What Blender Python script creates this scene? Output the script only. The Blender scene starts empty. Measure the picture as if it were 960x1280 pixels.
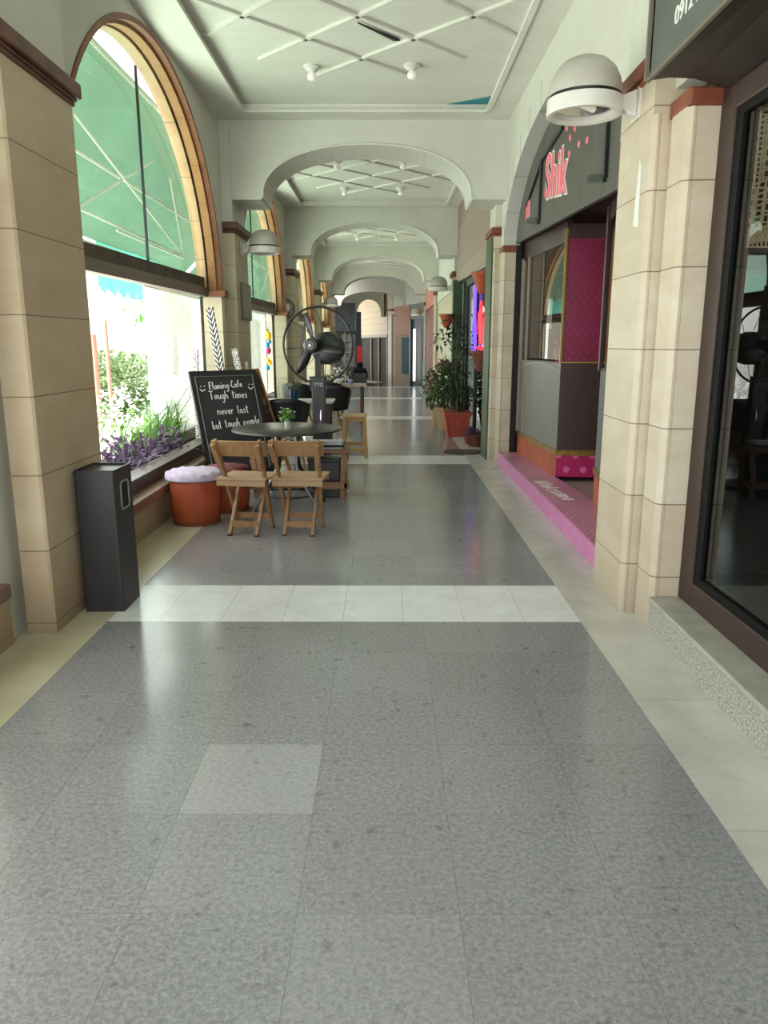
import bpy, bmesh, math, random
from mathutils import Vector, Matrix
PI = math.pi
rnd = random.Random(11)
S = bpy.context.scene
COL = S.collection

# ------------------------------------------------------------------ helpers
def lin(h):
    h = h.lstrip('#')
    v = [int(h[i:i+2], 16)/255 for i in (0, 2, 4)]
    return tuple(c/12.92 if c <= .04045 else ((c+.055)/1.055)**2.4 for c in v)
def BM(): return bmesh.new()
def quad(bm, *pts):
    try: return bm.faces.new([bm.verts.new(p) for p in pts])
    except ValueError: return None
def box(bm, x0, x1, y0, y1, z0, z1):
    v = [bm.verts.new(p) for p in ((x0,y0,z0),(x1,y0,z0),(x1,y1,z0),(x0,y1,z0),(x0,y0,z1),(x1,y0,z1),(x1,y1,z1),(x0,y1,z1))]
    for f in ((3,2,1,0),(4,5,6,7),(0,1,5,4),(1,2,6,5),(2,3,7,6),(3,0,4,7)): bm.faces.new([v[i] for i in f])
def bar(bm, p, q, w, t, up=(0,0,1), w2=None, t2=None):
    p, q = Vector(p), Vector(q); d = (q-p).normalized(); up = Vector(up)
    if abs(d.dot(up)) > .98: up = Vector((0,1,0))
    s = d.cross(up).normalized(); u = s.cross(d).normalized()
    rings = []
    for c, ww, tt in ((p, w, t), (q, w2 or w, t2 or t)):
        rings.append([bm.verts.new(c + s*a*ww/2 + u*b*tt/2) for a, b in ((-1,-1),(1,-1),(1,1),(-1,1))])
    a, b = rings
    bm.faces.new(a[::-1]); bm.faces.new(b)
    for i in range(4): bm.faces.new((a[i], a[(i+1)%4], b[(i+1)%4], b[i]))
def tube(bm, pts, r, seg=8, closed=False, radii=None):
    pts = [Vector(p) for p in pts]; n = len(pts); rings = []
    prev = None
    for i, p in enumerate(pts):
        if closed: d = pts[(i+1)%n]-pts[i-1]
        else: d = pts[min(i+1, n-1)]-pts[max(i-1, 0)]
        d.normalize()
        if prev is None:
            a = Vector((0,0,1)) if abs(d.z) < .9 else Vector((1,0,0))
            s = d.cross(a).normalized()
        else:
            s = prev - d*prev.dot(d)
            s = s.normalized() if s.length > 1e-6 else d.orthogonal().normalized()
        prev = s; u = d.cross(s)
        rr = radii[i] if radii else r
        rings.append([bm.verts.new(p + (s*math.cos(2*PI*k/seg)+u*math.sin(2*PI*k/seg))*rr) for k in range(seg)])
    for i in range(n if closed else n-1):
        a, b = rings[i], rings[(i+1)%n]
        for k in range(seg):
            try: bm.faces.new((a[k], a[(k+1)%seg], b[(k+1)%seg], b[k]))
            except ValueError: pass
    if not closed:
        bm.faces.new(rings[0][::-1]); bm.faces.new(rings[-1])
def lathe(bm, prof, seg=28, org=(0,0,0), ax=None, ay=None, az=None, a0=0, a1=2*PI):
    o = Vector(org); ax = Vector(ax or (1,0,0)); ay = Vector(ay or (0,1,0)); az = Vector(az or (0,0,1))
    full = abs(a1-a0-2*PI) < 1e-6; m = seg if full else seg+1; rings = []
    for r, z in prof:
        if r < 1e-6: rings.append([bm.verts.new(o+az*z)]*m)
        else: rings.append([bm.verts.new(o+(ax*math.cos(a0+(a1-a0)*k/seg)+ay*math.sin(a0+(a1-a0)*k/seg))*r+az*z) for k in range(m)])
    for i in range(len(rings)-1):
        a, b = rings[i], rings[i+1]
        for k in range(seg):
            k2 = (k+1) % m
            vs = []
            for v in (a[k], a[k2], b[k2], b[k]):
                if v not in vs: vs.append(v)
            if len(vs) > 2:
                try: bm.faces.new(vs)
                except ValueError: pass
def prism(bm, poly, vec):
    a = [bm.verts.new(p) for p in poly]; b = [bm.verts.new(Vector(p)+Vector(vec)) for p in poly]
    n = len(a); bm.faces.new(a[::-1]); bm.faces.new(b)
    for i in range(n): bm.faces.new((a[i], a[(i+1)%n], b[(i+1)%n], b[i]))
def xf(bm, M): bmesh.ops.transform(bm, matrix=M, verts=bm.verts)
def setp(o, label=None, cat=None, group=None, kind=None):
    if label: o['label'] = label
    if cat: o['category'] = cat
    if group: o['group'] = group
    if kind: o['kind'] = kind
    return o
def obj(name, bm, mat, parent=None, smooth=False, bevel=0, M=None, loc=None, recalc=True):
    if M is not None: xf(bm, M)
    bmesh.ops.remove_doubles(bm, verts=bm.verts, dist=1e-5) if smooth else None
    if recalc: bmesh.ops.recalc_face_normals(bm, faces=bm.faces)
    me = bpy.data.meshes.new(name); bm.to_mesh(me); bm.free()
    me.materials.append(mat)
    if smooth:
        for p in me.polygons: p.use_smooth = True
        try: me.set_sharp_from_angle(angle=math.radians(40))
        except Exception: pass
    o = bpy.data.objects.new(name, me); COL.objects.link(o)
    if parent: o.parent = parent
    if loc: o.location = loc
    if bevel:
        b = o.modifiers.new('bevel', 'BEVEL'); b.width = bevel; b.segments = 2; b.limit_method = 'ANGLE'
    return o
def empty(name, loc, label, cat, rz=0, group=None):
    o = bpy.data.objects.new(name, None); COL.objects.link(o); o.location = loc; o.rotation_euler = (0,0,rz)
    o.empty_display_size = .1
    return setp(o, label, cat, group)
def st(name, bm, mat, **k):
    return setp(obj(name, bm, mat, **k), kind='structure')
def dup(root, loc, rz, label, scale=None):
    r = root.copy(); COL.objects.link(r); r.location = loc; r.rotation_euler = (0,0,rz); r['label'] = label
    if scale: r.scale = scale
    for ch in list(root.children):
        c = ch.copy(); COL.objects.link(c); c.parent = r
        for g in ch.children:
            d = g.copy(); COL.objects.link(d); d.parent = c
    return r

# ------------------------------------------------------------------ materials
def newmat(name):
    m = bpy.data.materials.new(name); m.use_nodes = True; nt = m.node_tree; nt.nodes.clear()
    out = nt.nodes.new('ShaderNodeOutputMaterial'); b = nt.nodes.new('ShaderNodeBsdfPrincipled')
    nt.links.new(b.outputs[0], out.inputs[0])
    return m, nt, b, out
def put(nt, sock, v):
    if isinstance(v, bpy.types.NodeSocket): nt.links.new(v, sock)
    else:
        if hasattr(sock.default_value, '__len__') and not hasattr(v, '__len__'): v = (v,)*len(sock.default_value)
        if hasattr(sock.default_value, '__len__') and len(sock.default_value) == 4 and len(v) == 3: v = (*v, 1)
        sock.default_value = v
def mn(nt, op, a, b=0.0, c=None):
    n = nt.nodes.new('ShaderNodeMath'); n.operation = op
    put(nt, n.inputs[0], a); put(nt, n.inputs[1], b)
    if c is not None: put(nt, n.inputs[2], c)
    return n.outputs[0]
def mixc(nt, f, a, b):
    n = nt.nodes.new('ShaderNodeMix'); n.data_type = 'RGBA'
    put(nt, n.inputs[0], f); put(nt, n.inputs[6], a); put(nt, n.inputs[7], b)
    return n.outputs[2]
def coords(nt, world):
    if world: return nt.nodes.new('ShaderNodeNewGeometry').outputs['Position']
    return nt.nodes.new('ShaderNodeTexCoord').outputs['Object']
def sep(nt, v):
    n = nt.nodes.new('ShaderNodeSeparateXYZ'); nt.links.new(v, n.inputs[0]); return n.outputs
def comb(nt, x, y, z):
    n = nt.nodes.new('ShaderNodeCombineXYZ'); put(nt, n.inputs[0], x); put(nt, n.inputs[1], y); put(nt, n.inputs[2], z); return n.outputs[0]
def noise(nt, v, scale, detail=4, rough=.55, stretch=None):
    if stretch:
        n = nt.nodes.new('ShaderNodeMapping'); nt.links.new(v, n.inputs[0]); n.inputs['Scale'].default_value = stretch; v = n.outputs[0]
    n = nt.nodes.new('ShaderNodeTexNoise'); nt.links.new(v, n.inputs['Vector'])
    n.inputs['Scale'].default_value = scale; n.inputs['Detail'].default_value = detail; n.inputs['Roughness'].default_value = rough
    return n.outputs[0]
def white(nt, v):
    n = nt.nodes.new('ShaderNodeTexWhiteNoise'); n.noise_dimensions = '3D'; nt.links.new(v, n.inputs[0]); return n.outputs[0]
def ramp(nt, v, lo, hi):
    n = nt.nodes.new('ShaderNodeMapRange'); put(nt, n.inputs[0], v); n.inputs[1].default_value = lo; n.inputs[2].default_value = hi
    return n.outputs[0]
def bump(nt, b, h, strength=.2, dist=.01):
    n = nt.nodes.new('ShaderNodeBump'); n.inputs['Strength'].default_value = strength; n.inputs['Distance'].default_value = dist
    put(nt, n.inputs['Height'], h); nt.links.new(n.outputs[0], b.inputs['Normal'])
def groove(nt, x, period, off, w):
    """1 on a thin line repeating every period"""
    f = mn(nt, 'FRACT', mn(nt, 'DIVIDE', mn(nt, 'SUBTRACT', x, off), period))
    d = mn(nt, 'ABSOLUTE', mn(nt, 'SUBTRACT', f, .5))
    return mn(nt, 'GREATER_THAN', d, .5 - w/period/2)
def cell(nt, x, period, off):
    return mn(nt, 'FLOOR', mn(nt, 'DIVIDE', mn(nt, 'SUBTRACT', x, off), period))

def pm(name, col, rough=.6, metal=0, col2=None, scale=5, amt=1.0, stretch=None, bmp=0, bscale=60, world=False, emit=None, estr=0, coat=0, spec=None, lo=.35, hi=.65):
    m, nt, b, out = newmat(name)
    c1 = lin(col) if isinstance(col, str) else col
    if col2 is None: c2 = tuple(x*.86 for x in c1)
    else: c2 = lin(col2) if isinstance(col2, str) else col2
    v = coords(nt, world)
    f = ramp(nt, noise(nt, v, scale, 5, .6, stretch), lo, hi)
    if amt != 1: f = mn(nt, 'MULTIPLY', f, amt)
    put(nt, b.inputs['Base Color'], mixc(nt, f, c1, c2))
    b.inputs['Roughness'].default_value = rough; b.inputs['Metallic'].default_value = metal
    if bmp: bump(nt, b, noise(nt, v, bscale, 4, .6, stretch), bmp)
    if emit:
        put(nt, b.inputs['Emission Color'], lin(emit) if isinstance(emit, str) else emit); b.inputs['Emission Strength'].default_value = estr
    if coat: b.inputs['Coat Weight'].default_value = coat
    if spec is not None: b.inputs['Specular IOR Level'].default_value = spec
    return m

def stone(name, col, col2, period=.395, off=.06, rough=.5, joint='#6b5a45', foot_dark=None, tilew=None):
    m, nt, b, out = newmat(name); v = coords(nt, True); x, y, z = sep(nt, v)
    j = groove(nt, mn(nt, 'ADD', z, mn(nt, 'MULTIPLY', noise(nt, v, 9, 3), .004)), period, off, .006)
    k = cell(nt, z, period, off)
    w = white(nt, comb(nt, k, 3.7, cell(nt, y, 1.5, .2)))
    big = noise(nt, v, 2.2, 6, .65, (1, 1, 2.5)); fine = noise(nt, v, 34, 4, .6, (1, 1, 3))
    f = mn(nt, 'ADD', mn(nt, 'MULTIPLY', ramp(nt, big, .3, .7), .65), mn(nt, 'MULTIPLY', w, .35))
    c = mixc(nt, f, lin(col), lin(col2))
    pit = ramp(nt, fine, .66, .78)
    c = mixc(nt, mn(nt, 'MULTIPLY', pit, .45), c, tuple(q*.45 for q in lin(col2)))
    if foot_dark:
        d = mn(nt, 'MULTIPLY', ramp(nt, mn(nt, 'ADD', z, mn(nt, 'MULTIPLY', big, .35)), .5, .12), foot_dark)
        c = mixc(nt, d, c, lin('#5b4a38'))  # browner and darker towards the foot
    if tilew:
        j = mn(nt, 'MAXIMUM', j, groove(nt, y, tilew, .03, .008))
    c = mixc(nt, mn(nt, 'MULTIPLY', j, .85), c, lin(joint))
    put(nt, b.inputs['Base Color'], c); b.inputs['Roughness'].default_value = rough
    bump(nt, b, mn(nt, 'SUBTRACT', mn(nt, 'MULTIPLY', fine, .25), j), .35, .004)
    return m

def granite():
    m, nt, b, out = newmat('granite_floor'); v = coords(nt, True); x, y, z = sep(nt, v)
    T = .44
    j = mn(nt, 'MAXIMUM', groove(nt, x, T, -.681, .003), groove(nt, y, T, 2.183, .0022))
    w = white(nt, comb(nt, cell(nt, x, T, -.681), cell(nt, y, T, 2.183), 1.3))
    fine = noise(nt, v, 150, 3, .7); mid = noise(nt, v, 62, 3, .65); spot = noise(nt, v, 15, 3, .55); big = noise(nt, v, .9, 3, .5)
    f = mn(nt, 'ADD', mn(nt, 'MULTIPLY', ramp(nt, fine, .3, .7), .5), mn(nt, 'MULTIPLY', ramp(nt, mid, .35, .65), .5))
    c = mixc(nt, f, lin('#6a696b'), lin('#a2a2a5'))
    c = mixc(nt, mn(nt, 'MULTIPLY', ramp(nt, spot, .62, .72), .6), c, lin('#545254'))
    c = mixc(nt, mn(nt, 'MULTIPLY', ramp(nt, w, .35, 1.0), .06), c, lin('#d0d0d2'))
    pale = mn(nt, 'MULTIPLY', mn(nt, 'MULTIPLY', mn(nt, 'GREATER_THAN', x, -.681), mn(nt, 'LESS_THAN', x, -.241)), mn(nt, 'MULTIPLY', mn(nt, 'GREATER_THAN', y, 2.183), mn(nt, 'LESS_THAN', y, 2.623)))
    c = mixc(nt, mn(nt, 'MULTIPLY', pale, .16), c, lin('#d0d0d2'))
    c = mixc(nt, mn(nt, 'MULTIPLY', ramp(nt, big, .4, .7), .22), c, lin('#6e6a66'))
    c = mixc(nt, mn(nt, 'MULTIPLY', j, .38), c, lin('#4a4846'))
    put(nt, b.inputs['Base Color'], c)
    put(nt, b.inputs['Roughness'], mn(nt, 'ADD', mn(nt, 'MULTIPLY', fine, .10), .11))
    bump(nt, b, mn(nt, 'SUBTRACT', mn(nt, 'MULTIPLY', mid, .1), j), .08, .003)
    return m

def marble(name, col, col2, T=.338, offx=.095, Ty=None, rough=.22, vein='#9c958a', axis='x'):
    m, nt, b, out = newmat(name); v = coords(nt, True); x, y, z = sep(nt, v)
    j = groove(nt, x, T, offx, .004) if axis == 'x' else groove(nt, y, T, offx, .004)
    w = white(nt, comb(nt, cell(nt, x if axis == 'x' else y, T, offx), 2.2, .4))
    n1 = noise(nt, v, 2.4, 6, .65); n2 = noise(nt, v, 5, 6, .7)
    c = mixc(nt, ramp(nt, n1, .35, .7), lin(col), lin(col2))
    vein_f = mn(nt, 'SUBTRACT', 1.0, ramp(nt, mn(nt, 'ABSOLUTE', mn(nt, 'SUBTRACT', n2, .5)), 0, .035))
    c = mixc(nt, mn(nt, 'MULTIPLY', vein_f, .14), c, lin(vein))
    c = mixc(nt, mn(nt, 'MULTIPLY', w, .12), c, lin(col2))
    c = mixc(nt, mn(nt, 'MULTIPLY', j, .55), c, lin('#8b8880'))
    put(nt, b.inputs['Base Color'], c); b.inputs['Roughness'].default_value = rough
    return m

def boards(name, col, period, axis, col2=None, w=.006, rough=.5, dark=.5, world=True, grain=None, joint=None):
    """painted or wooden boards with fine gaps along an axis ('x','y','z')"""
    m, nt, b, out = newmat(name); v = coords(nt, world); s = sep(nt, v); a = s['xyz'.index(axis)]
    j = groove(nt, a, period, .013, w); k = white(nt, comb(nt, cell(nt, a, period, .013), 1.7, 9.1))
    c1 = lin(col); c2 = lin(col2) if col2 else tuple(q*.9 for q in c1)
    n = noise(nt, v, 3 if not grain else 8, 5, .6, grain)
    f = mn(nt, 'ADD', mn(nt, 'MULTIPLY', k, .5), mn(nt, 'MULTIPLY', ramp(nt, n, .3, .7), .5))
    c = mixc(nt, f, c1, c2)
    c = mixc(nt, mn(nt, 'MULTIPLY', j, dark), c, lin(joint) if joint else tuple(q*.3 for q in c1))
    put(nt, b.inputs['Base Color'], c); b.inputs['Roughness'].default_value = rough
    bump(nt, b, mn(nt, 'SUBTRACT', 1, j), .3, .005)
    return m

def dots(name, base, dot, sx, sz, r, axes='xz', rough=.4, rand=0, world=False, shift=True, soft=.02):
    m, nt, b, out = newmat(name); v = coords(nt, world); s = sep(nt, v)
    a, c = s['xyz'.index(axes[0])], s['xyz'.index(axes[1])]
    row = cell(nt, c, sz, 0)
    if shift: a = mn(nt, 'ADD', a, mn(nt, 'MULTIPLY', mn(nt, 'MODULO', mn(nt, 'ABSOLUTE', row), 2), sx/2))
    fa = mn(nt, 'MULTIPLY', mn(nt, 'SUBTRACT', mn(nt, 'FRACT', mn(nt, 'DIVIDE', a, sx)), .5), sx)
    fc = mn(nt, 'MULTIPLY', mn(nt, 'SUBTRACT', mn(nt, 'FRACT', mn(nt, 'DIVIDE', c, sz)), .5), sz)
    d = mn(nt, 'SQRT', mn(nt, 'ADD', mn(nt, 'MULTIPLY', fa, fa), mn(nt, 'MULTIPLY', fc, fc)))
    f = mn(nt, 'LESS_THAN', d, r)
    if rand: f = mn(nt, 'MULTIPLY', f, mn(nt, 'GREATER_THAN', noise(nt, v, 3, 2), rand))
    n = noise(nt, v, 2.5, 4)
    bc = mixc(nt, ramp(nt, n, .3, .7), lin(base), tuple(q*.75 for q in lin(base)))
    put(nt, b.inputs['Base Color'], mixc(nt, f, bc, lin(dot))); b.inputs['Roughness'].default_value = rough
    return m

def wood(name, col, col2, rough=.5, stretch=(18, 18, 1.2), scale=3):
    m, nt, b, out = newmat(name); v = coords(nt, False)
    n = noise(nt, v, scale, 6, .65, stretch); n2 = noise(nt, v, 2, 3)
    f = mn(nt, 'ADD', mn(nt, 'MULTIPLY', ramp(nt, n, .3, .7), .7), mn(nt, 'MULTIPLY', ramp(nt, n2, .3, .7), .3))
    put(nt, b.inputs['Base Color'], mixc(nt, f, lin(col), lin(col2))); b.inputs['Roughness'].default_value = rough
    bump(nt, b, n, .15, .003)
    return m

def glass(name, tint='#ffffff', refl=1.0, opacity=0.0, body='#ffffff', rough=0.0, ior=1.45):
    """a thin pane: clear or tinted transmission with a Fresnel reflection, optionally a veil of its own colour"""
    m = bpy.data.materials.new(name); m.use_nodes = True; nt = m.node_tree; nt.nodes.clear()
    out = nt.nodes.new('ShaderNodeOutputMaterial')
    t = nt.nodes.new('ShaderNodeBsdfTransparent'); put(nt, t.inputs[0], lin(tint))
    g = nt.nodes.new('ShaderNodeBsdfGlossy'); g.inputs['Roughness'].default_value = rough
    lw = nt.nodes.new('ShaderNodeLayerWeight'); lw.inputs[0].default_value = .5
    fac = mn(nt, 'ADD', mn(nt, 'MULTIPLY', mn(nt, 'POWER', lw.outputs['Facing'], 5.0), .9), .045*refl)
    sh = t.outputs[0]
    if opacity:
        d = nt.nodes.new('ShaderNodeBsdfDiffuse'); tr = nt.nodes.new('ShaderNodeBsdfTranslucent')
        v = coords(nt, True); n = noise(nt, v, 1.3, 4)
        put(nt, d.inputs[0], lin(body)); put(nt, tr.inputs[0], lin(body))
        ad = nt.nodes.new('ShaderNodeMixShader'); ad.inputs[0].default_value = .5
        nt.links.new(d.outputs[0], ad.inputs[1]); nt.links.new(tr.outputs[0], ad.inputs[2])
        mx = nt.nodes.new('ShaderNodeMixShader')
        put(nt, mx.inputs[0], mn(nt, 'MULTIPLY', ramp(nt, n, .25, .6), opacity) if opacity < .99 else opacity)
        nt.links.new(sh, mx.inputs[1]); nt.links.new(ad.outputs[0], mx.inputs[2]); sh = mx.outputs[0]
    mx = nt.nodes.new('ShaderNodeMixShader'); put(nt, mx.inputs[0], fac)
    nt.links.new(sh, mx.inputs[1]); nt.links.new(g.outputs[0], mx.inputs[2])
    nt.links.new(mx.outputs[0], out.inputs[0])
    return m

def leafmat(name, col, col2, rough=.45, scale=9, trans=.35):
    m, nt, b, out = newmat(name); v = coords(nt, False)
    c = mixc(nt, ramp(nt, noise(nt, v, scale, 3), .35, .65), lin(col), lin(col2))
    put(nt, b.inputs['Base Color'], c); b.inputs['Roughness'].default_value = rough
    tr = nt.nodes.new('ShaderNodeBsdfTranslucent'); put(nt, tr.inputs[0], c)
    mx = nt.nodes.new('ShaderNodeMixShader'); mx.inputs[0].default_value = trans
    nt.links.new(b.outputs[0], mx.inputs[1]); nt.links.new(tr.outputs[0], mx.inputs[2]); nt.links.new(mx.outputs[0], out.inputs[0])
    return m

def fabricmat(name, col, trans=.5):
    m, nt, b, out = newmat(name); v = coords(nt, True)
    c = mixc(nt, ramp(nt, noise(nt, v, 1.4, 3), .3, .7), lin(col), tuple(q*.82 for q in lin(col)))
    put(nt, b.inputs['Base Color'], c); b.inputs['Roughness'].default_value = .8
    tr = nt.nodes.new('ShaderNodeBsdfTranslucent'); put(nt, tr.inputs[0], c)
    mx = nt.nodes.new('ShaderNodeMixShader'); mx.inputs[0].default_value = trans
    nt.links.new(b.outputs[0], mx.inputs[1]); nt.links.new(tr.outputs[0], mx.inputs[2]); nt.links.new(mx.outputs[0], out.inputs[0])
    return m

WALL = pm('painted_wall', '#d0d0c5', .7, col2='#c4c4b7', scale=1.2, world=True, bmp=.05, bscale=25)
WALLB = boards('blockwork_paint', '#d2d1c7', .29, 'z', '#c8c7bc', w=.004, dark=.25)
CEIL = boards('ceiling_boards', '#dcdcd2', .115, 'y', '#d2d2c6', w=.004, dark=.18)
CEILW = pm('ceiling_paint', '#dad9cf', .7, col2='#d0cfc4', scale=1.5, world=True)
STONE_R = stone('travertine_right', '#d4c9b8', '#bcab92', foot_dark=.35, off=.289)
STONE_L = stone('travertine_left', '#c9b89c', '#b09a7c', foot_dark=.6)
STONE_G = stone('travertine_green', '#c9c1a4', '#b0a686')
TERRA = pm('terracotta_cap', '#8a4a30', .55, col2='#6a3524', scale=9, world=True, bmp=.15)
BROWNRIB = stone('brown_stone_rib', '#925a38', '#6c3d24', period=.33, rough=.55, joint='#5a3018')
TANRIB = stone('tan_stone_rib', '#b08250', '#97683a', period=.33, rough=.55, joint='#7c5530')
CREAMRIB = stone('cream_stone_reveal', '#c4ab84', '#ad8a60', period=.4, rough=.55)
CAPL = pm('dark_brown_cap', '#6b4536', .5, col2='#523328', scale=7, world=True, bmp=.1)
SILL = pm('brown_stone_sill', '#8d6f5e', .3, col2='#6f5347', scale=5, world=True)
GRANITE = granite()
MARB = marble('white_marble', '#e4e6ea', '#d3d4d6')
MARBSIDE = marble('grey_marble_band', '#c8c6c0', '#b3b0a8', T=.9, offx=.3, axis='y', rough=.25)
MARBLEFT = marble('green_lit_marble_band', '#c6c1a8', '#aaa284', T=1.0, offx=3.77, axis='y', rough=.28)  # cast of reflected green light mixed into the marble colour
DARKWOOD = wood('dark_frame_wood', '#4a3428', '#35241c', .4)
BROWNFRAME = wood('red_brown_frame', '#3f2a24', '#2c1c18', .5)
GREYFRAME = pm('weathered_grey_beam', '#5d5246', .6, col2='#463d34', scale=6, world=True)
CHAIRWOOD = wood('chair_wood', '#a5805a', '#86623f', .5)
SEATWOOD = wood('seat_wood', '#ae9072', '#927354', .55, stretch=(1.2, 18, 18))
STOOLWOOD = wood('stool_wood', '#b08a52', '#94703c', .5)
BENCHWOOD = wood('bench_wood', '#9c7450', '#7d5a3c', .55, stretch=(1.2, 18, 18))
BLACK = pm('black_plastic', '#17181a', .4, col2='#1f2022')
BLACKM = pm('black_metal', '#1b1b1b', .35, metal=.3, col2='#131313')
BLACKTOP = pm('black_table_top', '#3a3836', .28, col2='#302e2c', scale=12)
BINM = pm('bin_black_metal', '#2d2d2f', .45, col2='#252527', scale=4)
STEEL = pm('steel', '#8f9194', .3, metal=.9, col2='#77797c')
CHROME = pm('chrome', '#c8c8c8', .15, metal=1)
LAMPGREY = pm('lamp_grey_paint', '#b9b5aa', .45, col2='#b0aca1')
LAMPWHITE = pm('lamp_white_paint', '#dedcd4', .4)
WHITEP = pm('white_paint', '#e6e4dc', .5)
TERRAPOT = pm('terracotta_pot', '#b0532f', .6, col2='#964223', scale=7, bmp=.1)
REDPOT = pm('red_plastic_pot', '#b04a3c', .5, col2='#a04034')
BEIGEPOT = pm('beige_pot', '#a88a68', .7)
SOIL = pm('soil', '#3a2a20', .95)
LEAF = leafmat('leaf_green', '#4c6a3a', '#2f4a28')
LEAFD = leafmat('leaf_dark_green', '#33492c', '#22351f')
LEAFB = leafmat('leaf_bright', '#7fae4c', '#4f8434')
LEAFP = leafmat('leaf_purple', '#6d5474', '#4c3a58')
LEAFS = leafmat('leaf_pale_shrub', '#93a878', '#5f7a4c')
FLOWERW = leafmat('white_petals', '#ffffff', '#f0f0e4')
GREENF = fabricmat('green_awning_fabric', '#6d8d77', .32)
TEALF = fabricmat('teal_valance_fabric', '#6fd0c0', .5)
GREENPAINT = pm('dark_green_paint', '#35502c', .5, col2='#2a4224', world=True)
DKGREEN = pm('blackish_green_paint', '#1f2b20', .4, world=True)
GLASSC = glass('clear_pane', '#f4fbf7', .8)
GLASSG = glass('green_tinted_pane', '#dcefe4', .8)
GLASSD = glass('dark_shop_pane', '#c4c4c4', 1.2)
GLASSP = glass('display_pane', '#d8cccc', 1.9)
WIND = glass('windbreak_pane', '#f4fbf8', .6, opacity=.8, body='#ffffff')
# ------------------------------------------------------------------ the arcade shell
BAY = 5.75
def YB(k): return 9.5 + BAY*(k-1)          # near face of beam k (k=0 stands at the first pillars)
XL, XR, ZC, ZP = -1.95, 1.42, 4.035, 4.10
YSTEP = 27.55
# floor pieces: granite fields, marble cross strips, side bands
strips = [(3.93, 4.57), (9.53, 10.28), (15.35, 16.1), (21.1, 21.85), (26.85, YSTEP)]
GX0, GX1 = -1.545, 1.075
y = -2.2
for a, b in strips:
    bm = BM(); quad(bm, (GX0,y,0),(GX1,y,0),(GX1,a,0),(GX0,a,0)); st('floor', bm, GRANITE)
    bm = BM(); quad(bm, (GX0,a,0),(GX1,a,0),(GX1,b,0),(GX0,b,0)); st('floor', bm, MARB)
    y = b
bm = BM(); quad(bm, (-2.45,-2.2,0),(GX0,-2.2,0),(GX0,YSTEP,0),(-2.45,YSTEP,0)); st('floor', bm, MARBLEFT)
bm = BM(); quad(bm, (GX1,-2.2,0),(1.75,-2.2,0),(1.75,YSTEP,0),(GX1,YSTEP,0)); st('floor', bm, MARBSIDE)
bm = BM(); quad(bm, (-2.45,YSTEP,0),(1.75,YSTEP,0),(1.75,YSTEP,-.4),(-2.45,YSTEP,-.4)); st('floor', bm, MARB)

# ceilings: a flat border and a raised panel with a diamond lattice of battens
def ceiling_bay(y0, y1, bulbs, battens=True):
    px0, px1, py0, py1 = -1.6, 1.13, y0+.38, y1-.36
    bm = BM(); z = ZC
    quad(bm, (XL-.1,y0,z),(px0,y0,z),(px0,y1,z),(XL-.1,y1,z)); quad(bm, (px1,y0,z),(XR+.1,y0,z),(XR+.1,y1,z),(px1,y1,z))
    quad(bm, (px0,y0,z),(px1,y0,z),(px1,py0,z),(px0,py0,z)); quad(bm, (px0,py1,z),(px1,py1,z),(px1,y1,z),(px0,y1,z))
    for p, q in (((px0,py0),(px1,py0)),((px1,py0),(px1,py1)),((px1,py1),(px0,py1)),((px0,py1),(px0,py0))):
        quad(bm, (*p,z),(*q,z),(*q,ZP+.05),(*p,ZP+.05))
    st('ceiling', bm, CEILW)
    bm = BM(); box(bm, px0-.02, px1+.02, py0-.02, py1+.02, ZP, ZP+.03); st('ceiling', bm, CEIL)
    bm = BM()
    for p, q in (((px0,py0),(px1,py0)),((px1,py0),(px1,py1)),((px1,py1),(px0,py1)),((px0,py1),(px0,py0))):
        bar(bm, (*p,z-.006), (*q,z-.006), .05, .03)
    st('trim_1', bm, CEILW)
    cx, cy = -.235, (y0+y1)/2
    if battens:
        bm = BM()
        for i in (-1, 0, 1):
            L = .95
            for sgn in (-1, 1):
                mx, my = cx + i*.465, cy + i*.47*sgn*-1*-1
                # lines of both diagonals, each with a full length about its own centre
                c0 = Vector((cx + i*.465*(1 if sgn > 0 else -1), cy + i*.47, 0))
                d = Vector((1, -1 if sgn > 0 else 1, 0))
                # gaps where a batten meets its neighbours make the joints visible
                bar(bm, (c0.x-d.x*L, c0.y-d.y*L, ZP-.010), (c0.x+d.x*L, c0.y+d.y*L, ZP-.010), .036, .026)
        st('trim_2', bm, CEILW)
    return cx, cy
GLOBE = pm('bulb_glass', '#f2f0ea', .2, emit='#fff4e0', estr=.15)
bulb0 = None
def bulb(x, y, label):
    global bulb0
    if bulb0 is None:
        r = empty('ceiling_light', (x, y, ZP), label, 'light', group='ceiling bulbs')
        bm = BM(); lathe(bm, [(0,0),(.095,0),(.095,-.018),(.07,-.03),(.05,-.055),(0,-.055)]); obj('lamp_base', bm, LAMPWHITE, r, True)
        bm = BM(); lathe(bm, [(.03,-.05),(.035,-.065),(.052,-.09),(.055,-.115),(.04,-.145),(0,-.155)]); obj('bulb', bm, GLOBE, r, True)
        bulb0 = r; r.scale = (.85, .85, .85)
    else: dup(bulb0, (x, y, ZP), 0, label)

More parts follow.
